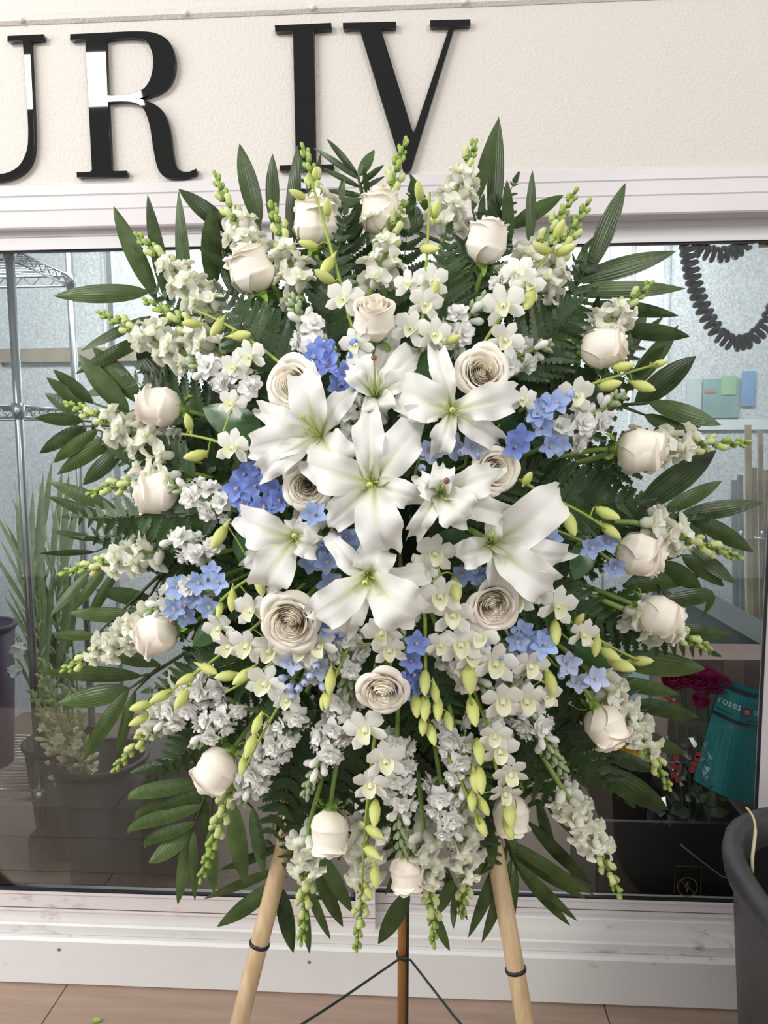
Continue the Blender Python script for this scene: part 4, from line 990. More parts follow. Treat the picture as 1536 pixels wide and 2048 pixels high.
# ------------------------------------------------------------ broad salal leaves
for (bx, by, tx, ty, w, lf, lab) in ((525, 868, 405, 815, 78, .02, 'glossy oval leaf left of the left lily'), (505, 1050, 480, 1125, 60, .03, 'glossy dark leaf beside the lower left lily'), (860, 700, 835, 800, 70, .03, 'dark oval leaf between the top lily and upper right lily'),
        (1000, 850, 1050, 800, 66, .02, 'dark leaf right of the upper right lily'), (870, 1090, 945, 1075, 56, .04, 'dark leaf under the trumpet lily'), (1180, 1075, 1148, 1160, 56, .02, 'dark leaf right of the lower right lily'),
        (440, 1245, 385, 1290, 50, .02, 'small green leaf below the pale blue delphinium'), (1150, 1290, 1235, 1330, 60, .0, 'dark leaf behind the right orchid buds')):
    a, b_ = S(bx, by, lf), S(tx, ty, lf + .012); mb = leaflet(a, b_, M1(w), .10, rs.uniform(-.3, .3), 6, 10, .12)
    g = thing('salal_leaf', lab, 'leaf', a); part('blade', mb.build('blade', M_salal), g, T(a)); tubepart('leaf_stalk', [a, a.lerp(HUB, .12) + Vector((0, .03, 0))], .0015, M_stem, g, 5)

# ------------------------------------------------------------ snapdragons
def snap_mesh(seed):
    r_ = random.Random(seed); mb = MB()
    mb.lathe([(.001, 0), (.005, .002), (.0068, .008), (.0062, .014), (.007, .018)], 8)
    for s_ in (-1, 1):
        mb.petal(.019, .021, r_.uniform(-1.5, -.8), .1, .35, .08, r_.uniform(0, 6), 1.6, 5, 5, ROUND, 0, frame((s_ * .0035, .014, .003), (s_ * .45, .55, .8), (0, .75, -.55)))
    for s_ in (-1, 0, 1):
        mb.petal(.016, .016, r_.uniform(-1.7, -.9), .2, .35, .08, r_.uniform(0, 6), 1.6, 4, 4, ROUND, 0, frame((s_ * .004, .015, -.002), (s_ * .75, .75, -.55), (0, .6, .8)))
    mb.lathe([(.001, -.006), (.005, -.003), (.0055, 0), (.004, .004), (.0008, .006)], 7, 2, T((0, .0175, -.0005)))
    for k in range(5):
        a = k * 2 * PI / 5; mb.petal(.009, .006, .25, 0, .3, nu=2, nv=3, prof=POINT, mi=1, M=frame((0, -.001, 0), (math.cos(a) * .8, .7, math.sin(a) * .8), (-math.cos(a), .8, -math.sin(a))))
    return mb.build('floret', [M_snap, M_calyx, M_snapy])
def snapbud(seed, mat, k_):
    r_ = random.Random(seed); mb = MB()
    mb.lathe([(.001, 0), (.0042, .003), (.0052, .008), (.0048, .013), (.0056, .016), (.0052, .0195), (.003, .022), (.0006, .0225)], 8, 0, Matrix.Shear('XY', 4, (0, 0)) if False else None)
    for k in range(5):
        a = k * 2 * PI / 5 + r_.random(); mb.petal(.011, .0075, .5, -.1, .4, nu=2, nv=3, prof=POINT, mi=1, M=frame((0, -.001, 0), (math.cos(a) * .62, .8, math.sin(a) * .62), (-math.cos(a), .6, -math.sin(a))))
    me = mb.build('bud', [mat, M_calyx])
    for v in me.vertices:      # buds bend up toward the tip
        y = max(0, v.co.y); v.co.z += 14 * y * y * k_
    return me
SNAP = [snap_mesh(k) for k in range(4)]; SBUD = [snapbud(k, M_snapy, 1.0) for k in range(2)]; SGRN = [snapbud(k + 9, M_snapg, .8) for k in range(2)]
def along(path, t):
    n_ = len(path) - 1; j = min(n_ - 1, int(t * n_)); return path[j].lerp(path[j + 1], t * n_ - j), (path[j + 1] - path[j]).normalized()
def stem_to_hub(base, depth=.45):
    q = base.lerp(HUB, depth); q.y = -0.60; return q
def snapdragon(base, tip, openf, label, lift=(.0, .012), bend=(0, 0), step=14.5, size=1.0):
    a = S(*base, lift[0]); b_ = S(*tip, lift[1]) ; mid = a.lerp(b_, .5) + Vector((bend[0], -.012, bend[1]))
    path = bez([a, mid, b_], 14); L = (b_ - a).length
    g = thing('snapdragon', label, 'flower', stem_to_hub(a), 'white snapdragon spikes in the spray')
    tubepart('stem', [stem_to_hub(a)] + path, [.0035] * 4 + [.0033 - .00015 * k for k in range(12)], M_stem, g, 7)
    t = 0.03; k = 0; ang = rs.uniform(0, 6)
    while t < 1.0:
        q, ax = along(path, t); ang += 2.4
        e1 = ax.cross(OUT).normalized(); rd = Matrix.Rotation(ang, 3, ax) @ e1
        if t < openf:
            s_ = size * (1.05 - .3 * t) * rs.uniform(.9, 1.1); d_ = rd * .8 + ax * .55 + OUT * .15
            part('floret', SNAP[rs.randrange(4)], g, frame(q + rd * .002, d_, ax, s_)); dt = step
        elif t < openf + (1 - openf) * .5:
            s_ = size * (1.0 - .25 * t) * rs.uniform(.9, 1.1); d_ = rd * .75 + ax * .7
            part('bud', SBUD[rs.randrange(2)], g, frame(q + rd * .002, d_, ax, s_)); dt = step * .8
        else:
            s_ = size * (1.02 - .55 * t) * rs.uniform(.9, 1.1); d_ = rd * .6 + ax * .85
            part('bud', SGRN[rs.randrange(2)], g, frame(q + rd * .002, d_, ax, s_)); dt = step * .58
        t += M1(dt) / L
    part('bud', SGRN[0], g, frame(path[-1], path[-1] - path[-2], OUT, .5 * size))
snaps = [
 ((545, 570), (433, 355), .55, 'white snapdragon leaning up left below the letter R'), ((610, 610), (545, 415), .42, 'snapdragon with green bud tip right of the upper left pointed rose'),
 ((650, 470), (608, 300), .32, 'snapdragon bud spike rising in front of the letter I stem'), ((765, 480), (808, 288), .25, 'snapdragon bud spike rising in front of the letter V foot'),
 ((735, 600), (803, 415), .48, 'snapdragon crossing in front of the top centre rose'), ((885, 480), (948, 292), .62, 'white snapdragon left of the tallest palm blades'),
 ((1000, 600), (1148, 388), .40, 'snapdragon with dark green tip, left of the upper right pair'), ((1055, 640), (1172, 412), .48, 'snapdragon with flared tip, right of the upper right pair'),
 ((1160, 700), (1296, 572), .60, 'white snapdragon above the right shoulder rose'), ((1230, 905), (1488, 886), .52, 'snapdragon pointing straight right past the right rose'),
 ((1270, 1045), (1475, 1112), .38, 'snapdragon pointing right beside the stakes'), ((1240, 1215), (1412, 1292), .52, 'short snapdragon under the far right rose'),
 ((1190, 1350), (1335, 1570), .60, 'white snapdragon hanging at lower right beside the wrapped roses'), ((1120, 1570), (1237, 1785), .58, 'snapdragon hanging alone over the lower right glass'),
 ((845, 1640), (868, 1885), .45, 'snapdragon hanging just right of the bottom rose'), ((925, 1610), (925, 1825), .55, 'snapdragon hanging second right of the bottom rose'),
 ((735, 1640), (714, 1892), .46, 'snapdragon hanging left of the bottom rose beside orchid buds'), ((618, 1650), (603, 1880), .36, 'snapdragon hanging beside the left easel leg'),
 ((470, 1550), (403, 1755), .05, 'green budded snapdragon tip hanging below the lower left rose'), ((390, 1360), (232, 1535), .45, 'snapdragon pointing down left over the dark bucket'),
 ((340, 1220), (132, 1338), .66, 'white snapdragon left of the low left rose'), ((330, 1095), (130, 1145), .45, 'snapdragon pointing left over the drooping palm blades'),
 ((370, 945), (185, 985), .50, 'snapdragon pointing left above the half hidden rose'), ((360, 915), (140, 808), .55, 'snapdragon with a cut tip below the left rose'),
 ((410, 725), (205, 628), .58, 'snapdragon pointing left, lower of the upper left pair'), ((455, 715), (297, 603), .42, 'snapdragon pointing left, upper of the upper left pair'),
 ((440, 630), (280, 475), .58, 'white snapdragon in front of the upper left palm blades')]
for (b_, t_, o_, lab) in snaps:
    snapdragon(b_, t_, o_, lab, bend=(rs.uniform(-.008, .008), rs.uniform(-.004, .01)))

# ------------------------------------------------------------ stock
def stock_mesh(seed):
    r_ = random.Random(seed); mb = MB()
    for ly, (n_, el, L, W, h) in enumerate(((6, .15, .0155, .013, 0), (6, .55, .013, .011, .002), (4, 1.0, .010, .009, .003))):
        for k in range(n_):
            a = 2 * PI * (k + .5 * ly) / n_ + r_.uniform(-.2, .2); e = el + r_.uniform(-.2, .2)
            d_ = (math.cos(a) * math.cos(e), math.sin(e), math.sin(a) * math.cos(e)); nz = (-math.cos(a) * math.sin(e), math.cos(e), -math.sin(a) * math.sin(e))
            mb.petal(L, W, r_.uniform(-.9, .4), .15, r_.uniform(-.3, .4), .08, r_.uniform(0, 6), 1.5, 4, 4, ROUND, 0, frame((0, h, 0), d_, nz))
    mb.lathe([(.001, -.012), (.003, -.009), (.0032, -.002), (.002, .001)], 6, 1)
    return mb.build('floret', [M_stock, M_stockb])
STK = [stock_mesh(k + 30) for k in range(4)]
mb = MB(); mb.lathe([(.001, 0), (.003, .002), (.0038, .006), (.003, .011), (.0008, .014)], 7); STB = mb.build('bud', M_stockb)
mb = MB(); mb.lathe([(.001, 0), (.003, .002), (.0042, .008), (.005, .012), (.0035, .016), (.0008, .018)], 7); STW = mb.build('white_bud', M_stock)
def stock(base, tip, openf, label, lift=(.02, .03), step=11.0, size=1.0):
    a, b_ = S(*base, lift[0]), S(*tip, lift[1]); path = bez([a, a.lerp(b_, .5) + Vector((0, -.012, .004)), b_], 12); L = (b_ - a).length
    g = thing('stock_flower', label, 'flower', stem_to_hub(a), 'white stock spikes in the spray')
    tubepart('stem', [stem_to_hub(a)] + path, [.003] * 5 + [.0026] * 9, M_stem, g, 6)
    t = .0; ang = rs.uniform(0, 6)
    while t < 1.0:
        q, ax = along(path, t); ang += 2.4; e1 = ax.cross(OUT).normalized(); rd = Matrix.Rotation(ang, 3, ax) @ e1
        if t < openf:
            part('floret', STK[rs.randrange(4)], g, frame(q + rd * .012 + OUT * .004, rd + ax * .35 + OUT * .55, ax, size * rs.uniform(.9, 1.15))); dt = step
        elif t < openf + .12:
            part('white_bud', STW, g, frame(q + rd * .004, rd + ax * .9, ax, size)); dt = step * .5
        else:
            part('bud', STB, g, frame(q + rd * .003, rd * (1.1 - .6 * t) + ax, ax, size * (1.15 - .35 * t))); dt = step * .36
        t += M1(dt) / L
    part('bud', STB, g, frame(path[-1], path[-1] - path[-2], OUT, .8))
stocks = [((640, 720), (583, 598), .52, 'white stock spike above the left front rose'), ((880, 705), (968, 600), .58, 'white stock cluster right of the topmost front rose'), ((1000, 730), (1095, 692), .66, 'white stock cluster right of the upper right front rose'),
 ((1120, 880), (1240, 792), .62, 'white stock beside the upper right blue delphinium'), ((510, 775), (385, 730), .72, 'white stock cluster above the left glossy leaf'), ((470, 1020), (345, 972), .62, 'white stock in front of the half hidden left rose'),
 ((400, 1170), (300, 1225), .70, 'white stock just above the low left rose'), ((440, 1350), (300, 1465), .72, 'white stock beside the lower left orchid buds'), ((470, 1400), (390, 1490), .66, 'white stock touching the lower left rose'),
 ((605, 1400), (485, 1600), .80, 'long white stock hanging right of the lower left rose'), ((700, 1390), (612, 1585), .60, 'white stock hanging above the bottom left rose'), ((795, 1470), (803, 1705), .55, 'white stock hanging down to the bottom rose'),
 ((905, 1440), (932, 1605), .66, 'white stock hanging below the hanging bud cluster'), ((880, 1560), (905, 1680), .70, 'lowest white stock right of the bottom rose'), ((1020, 1370), (1128, 1545), .52, 'white stock hanging toward the lower right rose'),
 ((880, 1280), (990, 1400), .55, 'white stock below the lower centre lily petal'), ((705, 1260), (690, 1395), .50, 'white stock between lower centre lily and front rose'), ((800, 1190), (797, 1282), .40, 'white stock under the lower centre lily'),
 ((1010, 1290), (1075, 1340), .60, 'white stock under the lower right front rose'), ((720, 860), (690, 800), .80, 'white stock peeping between the left and centre lilies'), ((420, 1110), (345, 1075), .80, 'white stock behind the left fern frond'),
 ((1040, 560), (990, 610), .70, 'white stock behind the upper right orchid'), ((640, 1330), (610, 1290), .70, 'white stock behind the grey blue delphinium'), ((985, 1470), (1010, 1430), .80, 'white stock behind the hanging right orchids')]
for (b_, t_, o_, lab) in stocks: stock(b_, t_, o_, lab)

# ------------------------------------------------------------ dendrobium orchids
def opet(L, W, curl, prof, name, seed=0):
    mb = MB(); mb.petal(L, W, curl, .12, -.18, .02, seed, 1.2, 5, 6, prof, 0, None, .02); return mb.build(name, M_orch)
OP_SEP = [opet(.024, .0125, -.7, SPOON, 'petal', 1), opet(.024, .012, -.3, SPOON, 'petal', 2)]; OP_PET = [opet(.025, .019, -.55, SPOON, 'petal', 3), opet(.024, .018, -.15, SPOON, 'petal', 4)]
mb = MB()
mb.petal(.017, .016, -1.0, .5, .9, .05, 0, 1.5, 5, 5, ROUND, 0, frame((0, .0, -.001), (0, .75, -.65), (0, .65, .75)))
mb.lathe([(.001, -.004), (.004, 0), (.0035, .006), (.001, .008)], 7, 0); mb.lathe([(.001, 0), (.003, .003), (.002, .010), (.0006, .016)], 6, 0, frame((0, -.003, 0), (0, -.8, -.5), (0, 0, 1)))
OLIP = mb.build('flower', M_orchlip)
def obud(seed):
    mb = MB(); mb.lathe([(.0008, 0), (.0045, .004), (.0068, .011), (.0064, .018), (.004, .025), (.0006, .029)], 9)
    mb.lathe([(.0006, -.008), (.002, -.003), (.0035, .003), (.003, .006)], 6, 0, frame((0, .003, -.002), (0, .5, -1), (1, 0, 0)) if seed else None)
    me = mb.build('bud', M_orchbud)
    for v in me.vertices: v.co.z += (10 if seed else 4) * v.co.y * v.co.y
    return me
OBUD = [obud(0), obud(1)]
def orchid(stem, flowers, buds, label, lift=.045):
    pts = [S(x, y, lift + .006 * k) for k, (x, y) in enumerate(stem)]; fine = bez(pts, 18)
    g = thing('orchid_spray', label, 'flower', stem_to_hub(pts[0], .35), 'white orchid sprays with yellow green buds')
    tubepart('stem', [stem_to_hub(pts[0], .35)] + fine, [.0021] * 6 + [.0019] * 8 + [.0015] * 6, M_stemy, g, 6)
    def near(p): return min(fine, key=lambda q: (Vector((q.x, 0, q.z)) - Vector((p.x, 0, p.z))).length)
    for (x, y, s_, dx, dy) in flowers:
        q = S(x, y, lift + .012); st = near(q); back = q + Vector((0, .014, 0))
        fd = Vector((dx, -1, -dy)).normalized(); up = Vector((0, 0, 1)); roll = rs.uniform(-.5, .5)
        F = frame(q, fd, up, s_) @ Matrix.Rotation(roll, 4, 'Y')
        fl_ = part('flower', OLIP, g, F)
        for ang, me, el in ((90, OP_SEP[0], .15), (90 + 125, OP_SEP[1], .1), (90 - 125, OP_SEP[1], .1), (90 + 62, OP_PET[rs.randrange(2)], .05), (90 - 62, OP_PET[rs.randrange(2)], .05)):
            a = math.radians(ang + rs.uniform(-6, 6)); e = el + rs.uniform(-.05, .28)
            part('petal', me, fl_, F @ frame((0, 0, 0), (math.cos(a) * math.cos(e), math.sin(e), math.sin(a) * math.cos(e)), (-math.cos(a) * math.sin(e), math.cos(e), -math.sin(a) * math.sin(e))))
        tubepart('flower_stalk', bez([st, st.lerp(back, .5) + Vector((0, -.004, .006)), back], 6), .0011, M_stemy, g, 5)
    for (x, y, ang, s_) in buds:      # ang: image direction the bud points to, degrees, 0 right, 90 down
        a = math.radians(ang); d_ = Vector((math.cos(a), -.25, -math.sin(a))); L_ = .027 * s_
        q = S(x, y, lift + .014) - d_.normalized() * L_ * .5; st = near(q)
        part('bud', OBUD[rs.randrange(2)], g, frame(q, d_, (0, -1, .4), s_))
        tubepart('bud_stalk', bez([st, st.lerp(q, .6) + Vector((0, -.003, .008)), q], 6), .001, M_stemy, g, 5)
orchs = [
 ([(700, 640), (680, 560), (655, 470), (618, 345)], [(690, 600, 1.0, -.2, .1), (715, 690, .9, -.3, .2)], [(597, 392, 190, .8), (655, 416, -90, .8), (618, 492, 180, .85), (655, 532, 120, 1.0), (650, 556, 200, .95), (630, 350, -80, .6)], 'orchid spray climbing in front of the top left rose'),
 ([(840, 690), (850, 600), (855, 500), (860, 385)], [(818, 570, .8, -.2, -.1), (862, 565, .95, .2, .0), (850, 610, .9, .1, .2), (822, 660, .95, -.1, .0), (868, 670, .9, .2, .2)], [(838, 385, -100, .85), (872, 420, -75, .85), (858, 500, 20, .9), (868, 585, -70, .9), (905, 680, -20, .7)], 'upright orchid spray just left of the top right cream rose'),
 ([(965, 690), (1020, 600), (1070, 540), (1118, 480)], [(1008, 612, 1.15, -.2, .2), (1038, 545, .9, -.1, -.2), (1010, 680, .95, -.1, .3), (1055, 570, .9, .2, 0)], [(1118, 462, -60, .9), (1082, 500, 190, .95), (1130, 502, -10, .95), (1058, 600, 110, 1.1)], 'orchid spray across the upper right snapdragon pair'),
 ([(600, 760), (530, 700), (470, 650), (390, 620)], [(503, 715, .95, -.2, .1), (470, 735, .8, -.3, .2)], [(385, 648, 180, .8), (435, 655, 120, .9), (482, 672, 0, .95)], 'orchid spray at upper left below the fern frond'),
 ([(1050, 815), (1130, 785), (1220, 755), (1315, 728)], [(1150, 790, 1.0, .1, .3), (1045, 800, .7, 0, .1)], [(1245, 735, 0, .9), (1318, 728, -15, .7), (1285, 773, 25, 1.0), (1218, 772, 0, .95)], 'orchid spray with buds reaching right below the shoulder rose'),
 ([(520, 920), (460, 890), (420, 875), (365, 868)], [(468, 895, 1.0, -.2, .2), (465, 808, .8, -.3, .2)], [(378, 846, -95, .8), (395, 912, 160, 1.0)], 'orchid spray with two buds right of the left rose'),
 ([(1040, 960), (1120, 1010), (1180, 1020), (1240, 1085)], [(1098, 1040, .7, .2, .5)], [(1055, 958, -60, .7), (1138, 1045, 75, 1.1), (1212, 1028, 30, 1.05), (1220, 1062, 40, .95), (1095, 1020, 60, .8)], 'orchid buds reaching right beside the lower right lily'),
 ([(540, 1130), (480, 1170), (440, 1190), (425, 1230)], [(505, 1220, 1.0, -.2, .1), (440, 1255, .95, -.2, .3)], [(440, 1072, 120, 1.1), (465, 1200, 90, .9), (440, 1218, 95, .7), (520, 1170, 70, .9)], 'orchid spray below the lower left lily'),
 ([(560, 1210), (480, 1280), (400, 1345), (285, 1420)], [(495, 1290, 1.05, -.2, .3), (460, 1290, .95, -.3, .4), (540, 1300, 1.0, -.1, .3)], [(283, 1412, 165, 1.0), (280, 1440, 150, .9), (325, 1392, 150, 1.0), (365, 1396, 120, 1.05), (416, 1338, 20, .95), (375, 1358, 150, .9)], 'orchid spray pointing down left above the dark bucket'),
 ([(620, 1260), (560, 1320), (500, 1360), (450, 1385)], [(532, 1366, 1.15, -.2, .1), (600, 1300, .9, 0, .2)], [(455, 1352, 175, 1.0), (487, 1352, 140, 1.0)], 'orchid spray with a single open star left of the grey blue delphinium'),
 ([(580, 1370), (555, 1420), (520, 1470), (490, 1540)], [(575, 1400, .8, -.1, .1)], [(515, 1448, 110, .9), (502, 1490, 110, 1.05), (486, 1530, 95, .85)], 'orchid buds along the long lower left stock'),
 ([(760, 1400), (745, 1500), (728, 1620), (724, 1790)], [(732, 1458, 1.2, -.1, .1), (770, 1520, 1.15, .2, .1), (742, 1568, 1.05, -.1, .3)], [(750, 1622, 90, 1.1), (747, 1662, 30, 1.0), (742, 1702, 30, 1.0), (750, 1750, 80, 1.05), (735, 1780, 60, .8)], 'orchid spray hanging left of the bottom rose with open star'),
 ([(850, 1230), (852, 1310), (850, 1370), (852, 1430)], [(880, 1290, .8, .1, .2)], [(850, 1362, 90, 1.0), (832, 1408, 85, 1.0), (850, 1412, 90, 1.05), (876, 1415, 90, .95), (846, 1450, 92, .8), (863, 1466, 75, .9), (897, 1440, 75, .8), (658, 1365, 90, 1.0) if False else (870, 1385, 80, .8)], 'hanging cluster of green orchid buds right of the low front rose'),
 ([(900, 1190), (918, 1270), (930, 1340), (945, 1420)], [(920, 1288, 1.15, .1, .1), (905, 1230, 1.1, 0, .1), (880, 1192, 1.15, 0, .1), (940, 1310, .9, .3, .3)], [(938, 1352, 85, 1.3), (945, 1420, 80, 1.15), (910, 1178, 80, .9)], 'orchid spray hanging between centre lily and lower right front rose'),
 ([(1060, 1190), (1140, 1240), (1200, 1290), (1290, 1325)], [(1112, 1212, 1.1, .2, .1), (1165, 1268, .9, .2, .3), (1030, 1200, 1.0, .1, .2), (1055, 1180, .9, 0, .1)], [(1158, 1240, -60, .7), (1110, 1262, 90, 1.0), (1192, 1290, 100, .9), (1218, 1308, 30, 1.0), (1240, 1330, 20, 1.15), (1282, 1322, -5, .95)], 'orchid spray with buds reaching right under the far right rose'),
 ([(970, 1260), (1020, 1310), (1060, 1350), (1105, 1375)], [(990, 1325, 1.2, 0, .2), (1060, 1330, 1.0, .1, .3), (1005, 1400, 1.15, 0, .3), (1050, 1400, 1.1, .2, .3), (960, 1270, 1.0, -.1, .2), (1090, 1390, .9, .3, .3)], [(1100, 1362, 70, 1.1)], 'dense white orchid blooms below the lower right front rose'),
 ([(970, 1440), (985, 1510), (1005, 1580), (1020, 1660)], [(1000, 1500, 1.05, 0, .3), (1020, 1545, 1.0, .2, .5), (990, 1470, .9, -.1, .3), (1010, 1585, .9, .1, .6)], [(1018, 1622, 80, 1.3), (1016, 1655, 70, 1.0), (960, 1556, 85, 1.1), (966, 1610, 60, .9)], 'orchid spray hanging over the pale rose above the right easel leg'),
 ([(900, 1520), (920, 1560), (940, 1600), (960, 1650)], [], [(958, 1500, 85, 1.05), (950, 1560, 80, 1.0), (944, 1600, 90, .9), (962, 1650, 65, .95)], 'thin orchid tip with buds right of the lowest stock'),
 ([(830, 1060), (850, 1090), (870, 1110), (880, 1150)], [(868, 1108, 1.05, .2, .1), (845, 1140, .9, -.1, .1), (765, 1265, 1.0, -.1, .2)], [(912, 1176, 80, .95)], 'orchid blooms right of the lower centre lily'),
 ([(700, 1290), (680, 1330), (665, 1370), (650, 1400)], [(640, 1290, 1.0, -.1, .2), (780, 1300, .9, 0, .2)], [(661, 1362, 92, 1.0), (655, 1395, 92, .8), (647, 1402, 95, .7)], 'small orchid tip with hanging buds above the lower stock')]
for st, fl_, bd, lab in orchs: orchid(st, fl_, bd, lab)

# ------------------------------------------------------------ delphinium
def delph_mesh(ci, seed):
    r_ = random.Random(seed); mb = MB()
    for k in range(5):
        a = 2 * PI * k / 5 + r_.uniform(-.15, .15); e = .35 + r_.uniform(-.15, .2)
        mb.petal(.0165, .0122, -.3, .1, .25, .07, r_.uniform(0, 6), 1.3, 4, 4, ROUND, 0, frame((0, 0, 0), (math.cos(a) * math.cos(e), math.sin(e), math.sin(a) * math.cos(e)), (-math.cos(a) * math.sin(e), math.cos(e), -math.sin(a) * math.sin(e))))
    for k in range(4):
        a = PI * .5 * k + .4; mb.petal(.006, .005, .6, .5, .3, nu=2, nv=3, prof=ROUND, mi=1, M=frame((0, .001, 0), (math.cos(a) * .5, .8, math.sin(a) * .5), (-math.cos(a), .5, -math.sin(a))))
    mb.tube(bez([(0, 0, .002), (0, -.010, .006), (0, -.017, .004)], 5), [.0035, .003, .0024, .0018, .0012, .0006], 6, 2)
    return mb.build('floret', [M_delph[ci], M_deye, M_dspur])
DEL = [[delph_mesh(c, 60 + 5 * c + k) for k in range(2)] for c in range(3)]
DBUD = []
for c in range(3):
    mb = MB(); mb.lathe([(.001, 0), (.0035, .003), (.005, .008), (.0042, .013), (.001, .016)], 7); mb.tube([(0, .002, 0), (0, -.006, .003), (0, -.010, .002)], [.0025, .0015, .0006], 5, 1); DBUD.append(mb.build('bud', [M_delph[c], M_dspur]))
def delphinium(stem, pts, buds, ci, label, lift=.05, s_=1.0):
    sp_ = [S(x, y, lift - .02) for x, y in stem]; fine = bez(sp_, 12)
    g = thing('delphinium', label, 'flower', stem_to_hub(sp_[0], .3), 'blue delphinium stems in the spray')
    tubepart('stem', [stem_to_hub(sp_[0], .3)] + fine, .0018, M_stem, g, 5)
    near = lambda p: min(fine, key=lambda q: (Vector((q.x, 0, q.z)) - Vector((p.x, 0, p.z))).length)
    for k, (x, y) in enumerate(pts):
        q = S(x, y, lift + rs.uniform(-.01, .012)); st = near(q); d_ = Vector(((q.x - st.x) * 14, -1, (q.z - st.z) * 14 + rs.uniform(-.3, .3)))
        part('floret', DEL[ci][k % 2], g, frame(q, d_, (rs.uniform(-.6, .6), 0, 1), s_ * rs.uniform(.9, 1.12))); tubepart('floret_stalk', [st, q + Vector((0, .012, .002))], .0008, M_stem, g, 4)
    for (x, y) in buds:
        q = S(x, y, lift); st = near(q); d_ = (q - st) + Vector((0, -.012, 0)); part('bud', DBUD[ci], g, frame(q, d_, (0, 0, 1), s_)); tubepart('floret_stalk', [st, q], .0008, M_stem, g, 4)
delphs = [([(690, 770), (680, 730), (670, 700)], [(640, 700), (655, 730), (690, 745), (715, 720), (705, 765), (720, 750), (650, 705), (680, 770), (632, 715)], [(665, 690), (700, 690)], 0, 'deep blue delphinium cluster left of the top lily'),
 ([(570, 1010), (530, 985), (490, 960)], [(490, 948), (512, 972), (488, 1000), (548, 985), (530, 1012), (515, 935), (560, 1000), (500, 1015), (475, 975)], [(565, 930), (545, 950)], 0, 'deep blue delphinium cluster beside the left front small rose'),
 ([(450, 1170), (400, 1190), (360, 1200)], [(358, 1175), (388, 1192), (372, 1228), (350, 1215), (425, 1145), (420, 1212), (400, 1165), (438, 1165)], [], 1, 'pale blue delphinium above the low left rose'),
 ([(1040, 880), (1080, 860), (1100, 830)], [(1088, 815), (1112, 808), (1085, 856), (1118, 888), (1100, 890), (1075, 830)], [(1130, 800)], 1, 'light blue delphinium right of the upper right lily'),
 ([(1000, 870), (1020, 885), (1035, 890)], [(1030, 895), (1040, 875)], [], 0, 'single blue delphinium bloom above the upper right small rose'),
 ([(1110, 1060), (1170, 1080), (1220, 1120)], [(1182, 1092), (1213, 1082), (1228, 1132), (1100, 1075)], [], 1, 'light blue delphinium stem beside the right pointed rose'),
 ([(660, 1150), (650, 1110), (640, 1060)], [(630, 1030), (640, 1108), (655, 1120), (690, 1075), (720, 1065), (662, 1165), (700, 1090), (625, 1120)], [(660, 1095), (645, 1085)], 1, 'blue delphinium between the lower left and lower centre lilies'),
 ([(830, 950), (840, 910), (850, 880)], [(860, 900), (835, 900)], [(770, 922), (800, 905), (815, 915), (842, 935)], 2, 'pale delphinium buds right of the centre lily throat'),
 ([(930, 930), (935, 900), (940, 880)], [(905, 893), (945, 892), (962, 893)], [(925, 905), (950, 910)], 2, 'pale delphinium tips above the trumpet lily'),
 ([(960, 1185), (950, 1160), (935, 1140)], [(925, 1147), (965, 1150), (978, 1160)], [(945, 1140)], 1, 'light blue delphinium tip above the lower right front rose'),
 ([(1000, 1240), (1050, 1270), (1090, 1300)], [(1045, 1262), (1052, 1282), (1080, 1278), (1088, 1290), (1035, 1280)], [(1010, 1300), (1030, 1310), (980, 1275)], 1, 'blue delphinium right of the lower right front rose'),
 ([(1110, 1330), (1150, 1350), (1190, 1370)], [(1155, 1362), (1190, 1358), (1135, 1325)], [(1120, 1345)], 2, 'whitish blue delphinium above the lower right rose'),
 ([(810, 1290), (815, 1330), (810, 1370)], [(822, 1322), (795, 1365), (815, 1372), (832, 1285), (785, 1358), (840, 1370), (828, 1345)], [], 0, 'vivid blue delphinium over the low front rose'),
 ([(640, 1290), (615, 1330), (600, 1370)], [(585, 1325), (640, 1335)], [(620, 1345), (600, 1372), (632, 1325), (575, 1355), (590, 1385), (610, 1360), (640, 1365), (585, 1370)], 2, 'grey blue delphinium buds below the large front rose'),
 ([(670, 1220), (660, 1245), (655, 1260)], [(656, 1252), (668, 1262)], [], 0, 'dark blue delphinium bloom right of the large front rose')]
for st, p_, bd, ci, lab in delphs: delphinium(st, p_, bd, ci, lab)

# ------------------------------------------------------------ roses
def rose_petal(th0, span, R, H, rtab, ztab, twist, tipw, seed, mat, nu=12, nv=13, edge=0.05):
    r_ = random.Random(seed); ph = r_.uniform(0, 6); mb = MB()
    def fn(u, v):
        x = 2 * u - 1
        wv = min(1, .35 + 1.1 * v)              # petals narrow toward the base
        th = th0 + x * span * .5 * wv
        rr = R * interp(rtab, v) * (1 + twist * x) + R * edge * math.sin(ph + 2.2 * x) * v * v
        vt = v * (1 - .16 * abs(x) ** 2.2)
        rl = max(0, v - .82) / .18
        rr *= 1 - edge * 1.6 * x * x * v
        rr += R * tipw * rl * rl * (1 - .5 * x * x)
        z = H * (interp(ztab, vt)) + H * .025 * math.sin(ph + 5 * x) * v
        z -= H * tipw * .5 * rl * rl
        return (rr * math.cos(th), z, -rr * math.sin(th))
    mb.grid(fn, nu, nv); return mb.build('petal', mat)
ZL = [(0, 0), (.5, .42), (1, 1)]
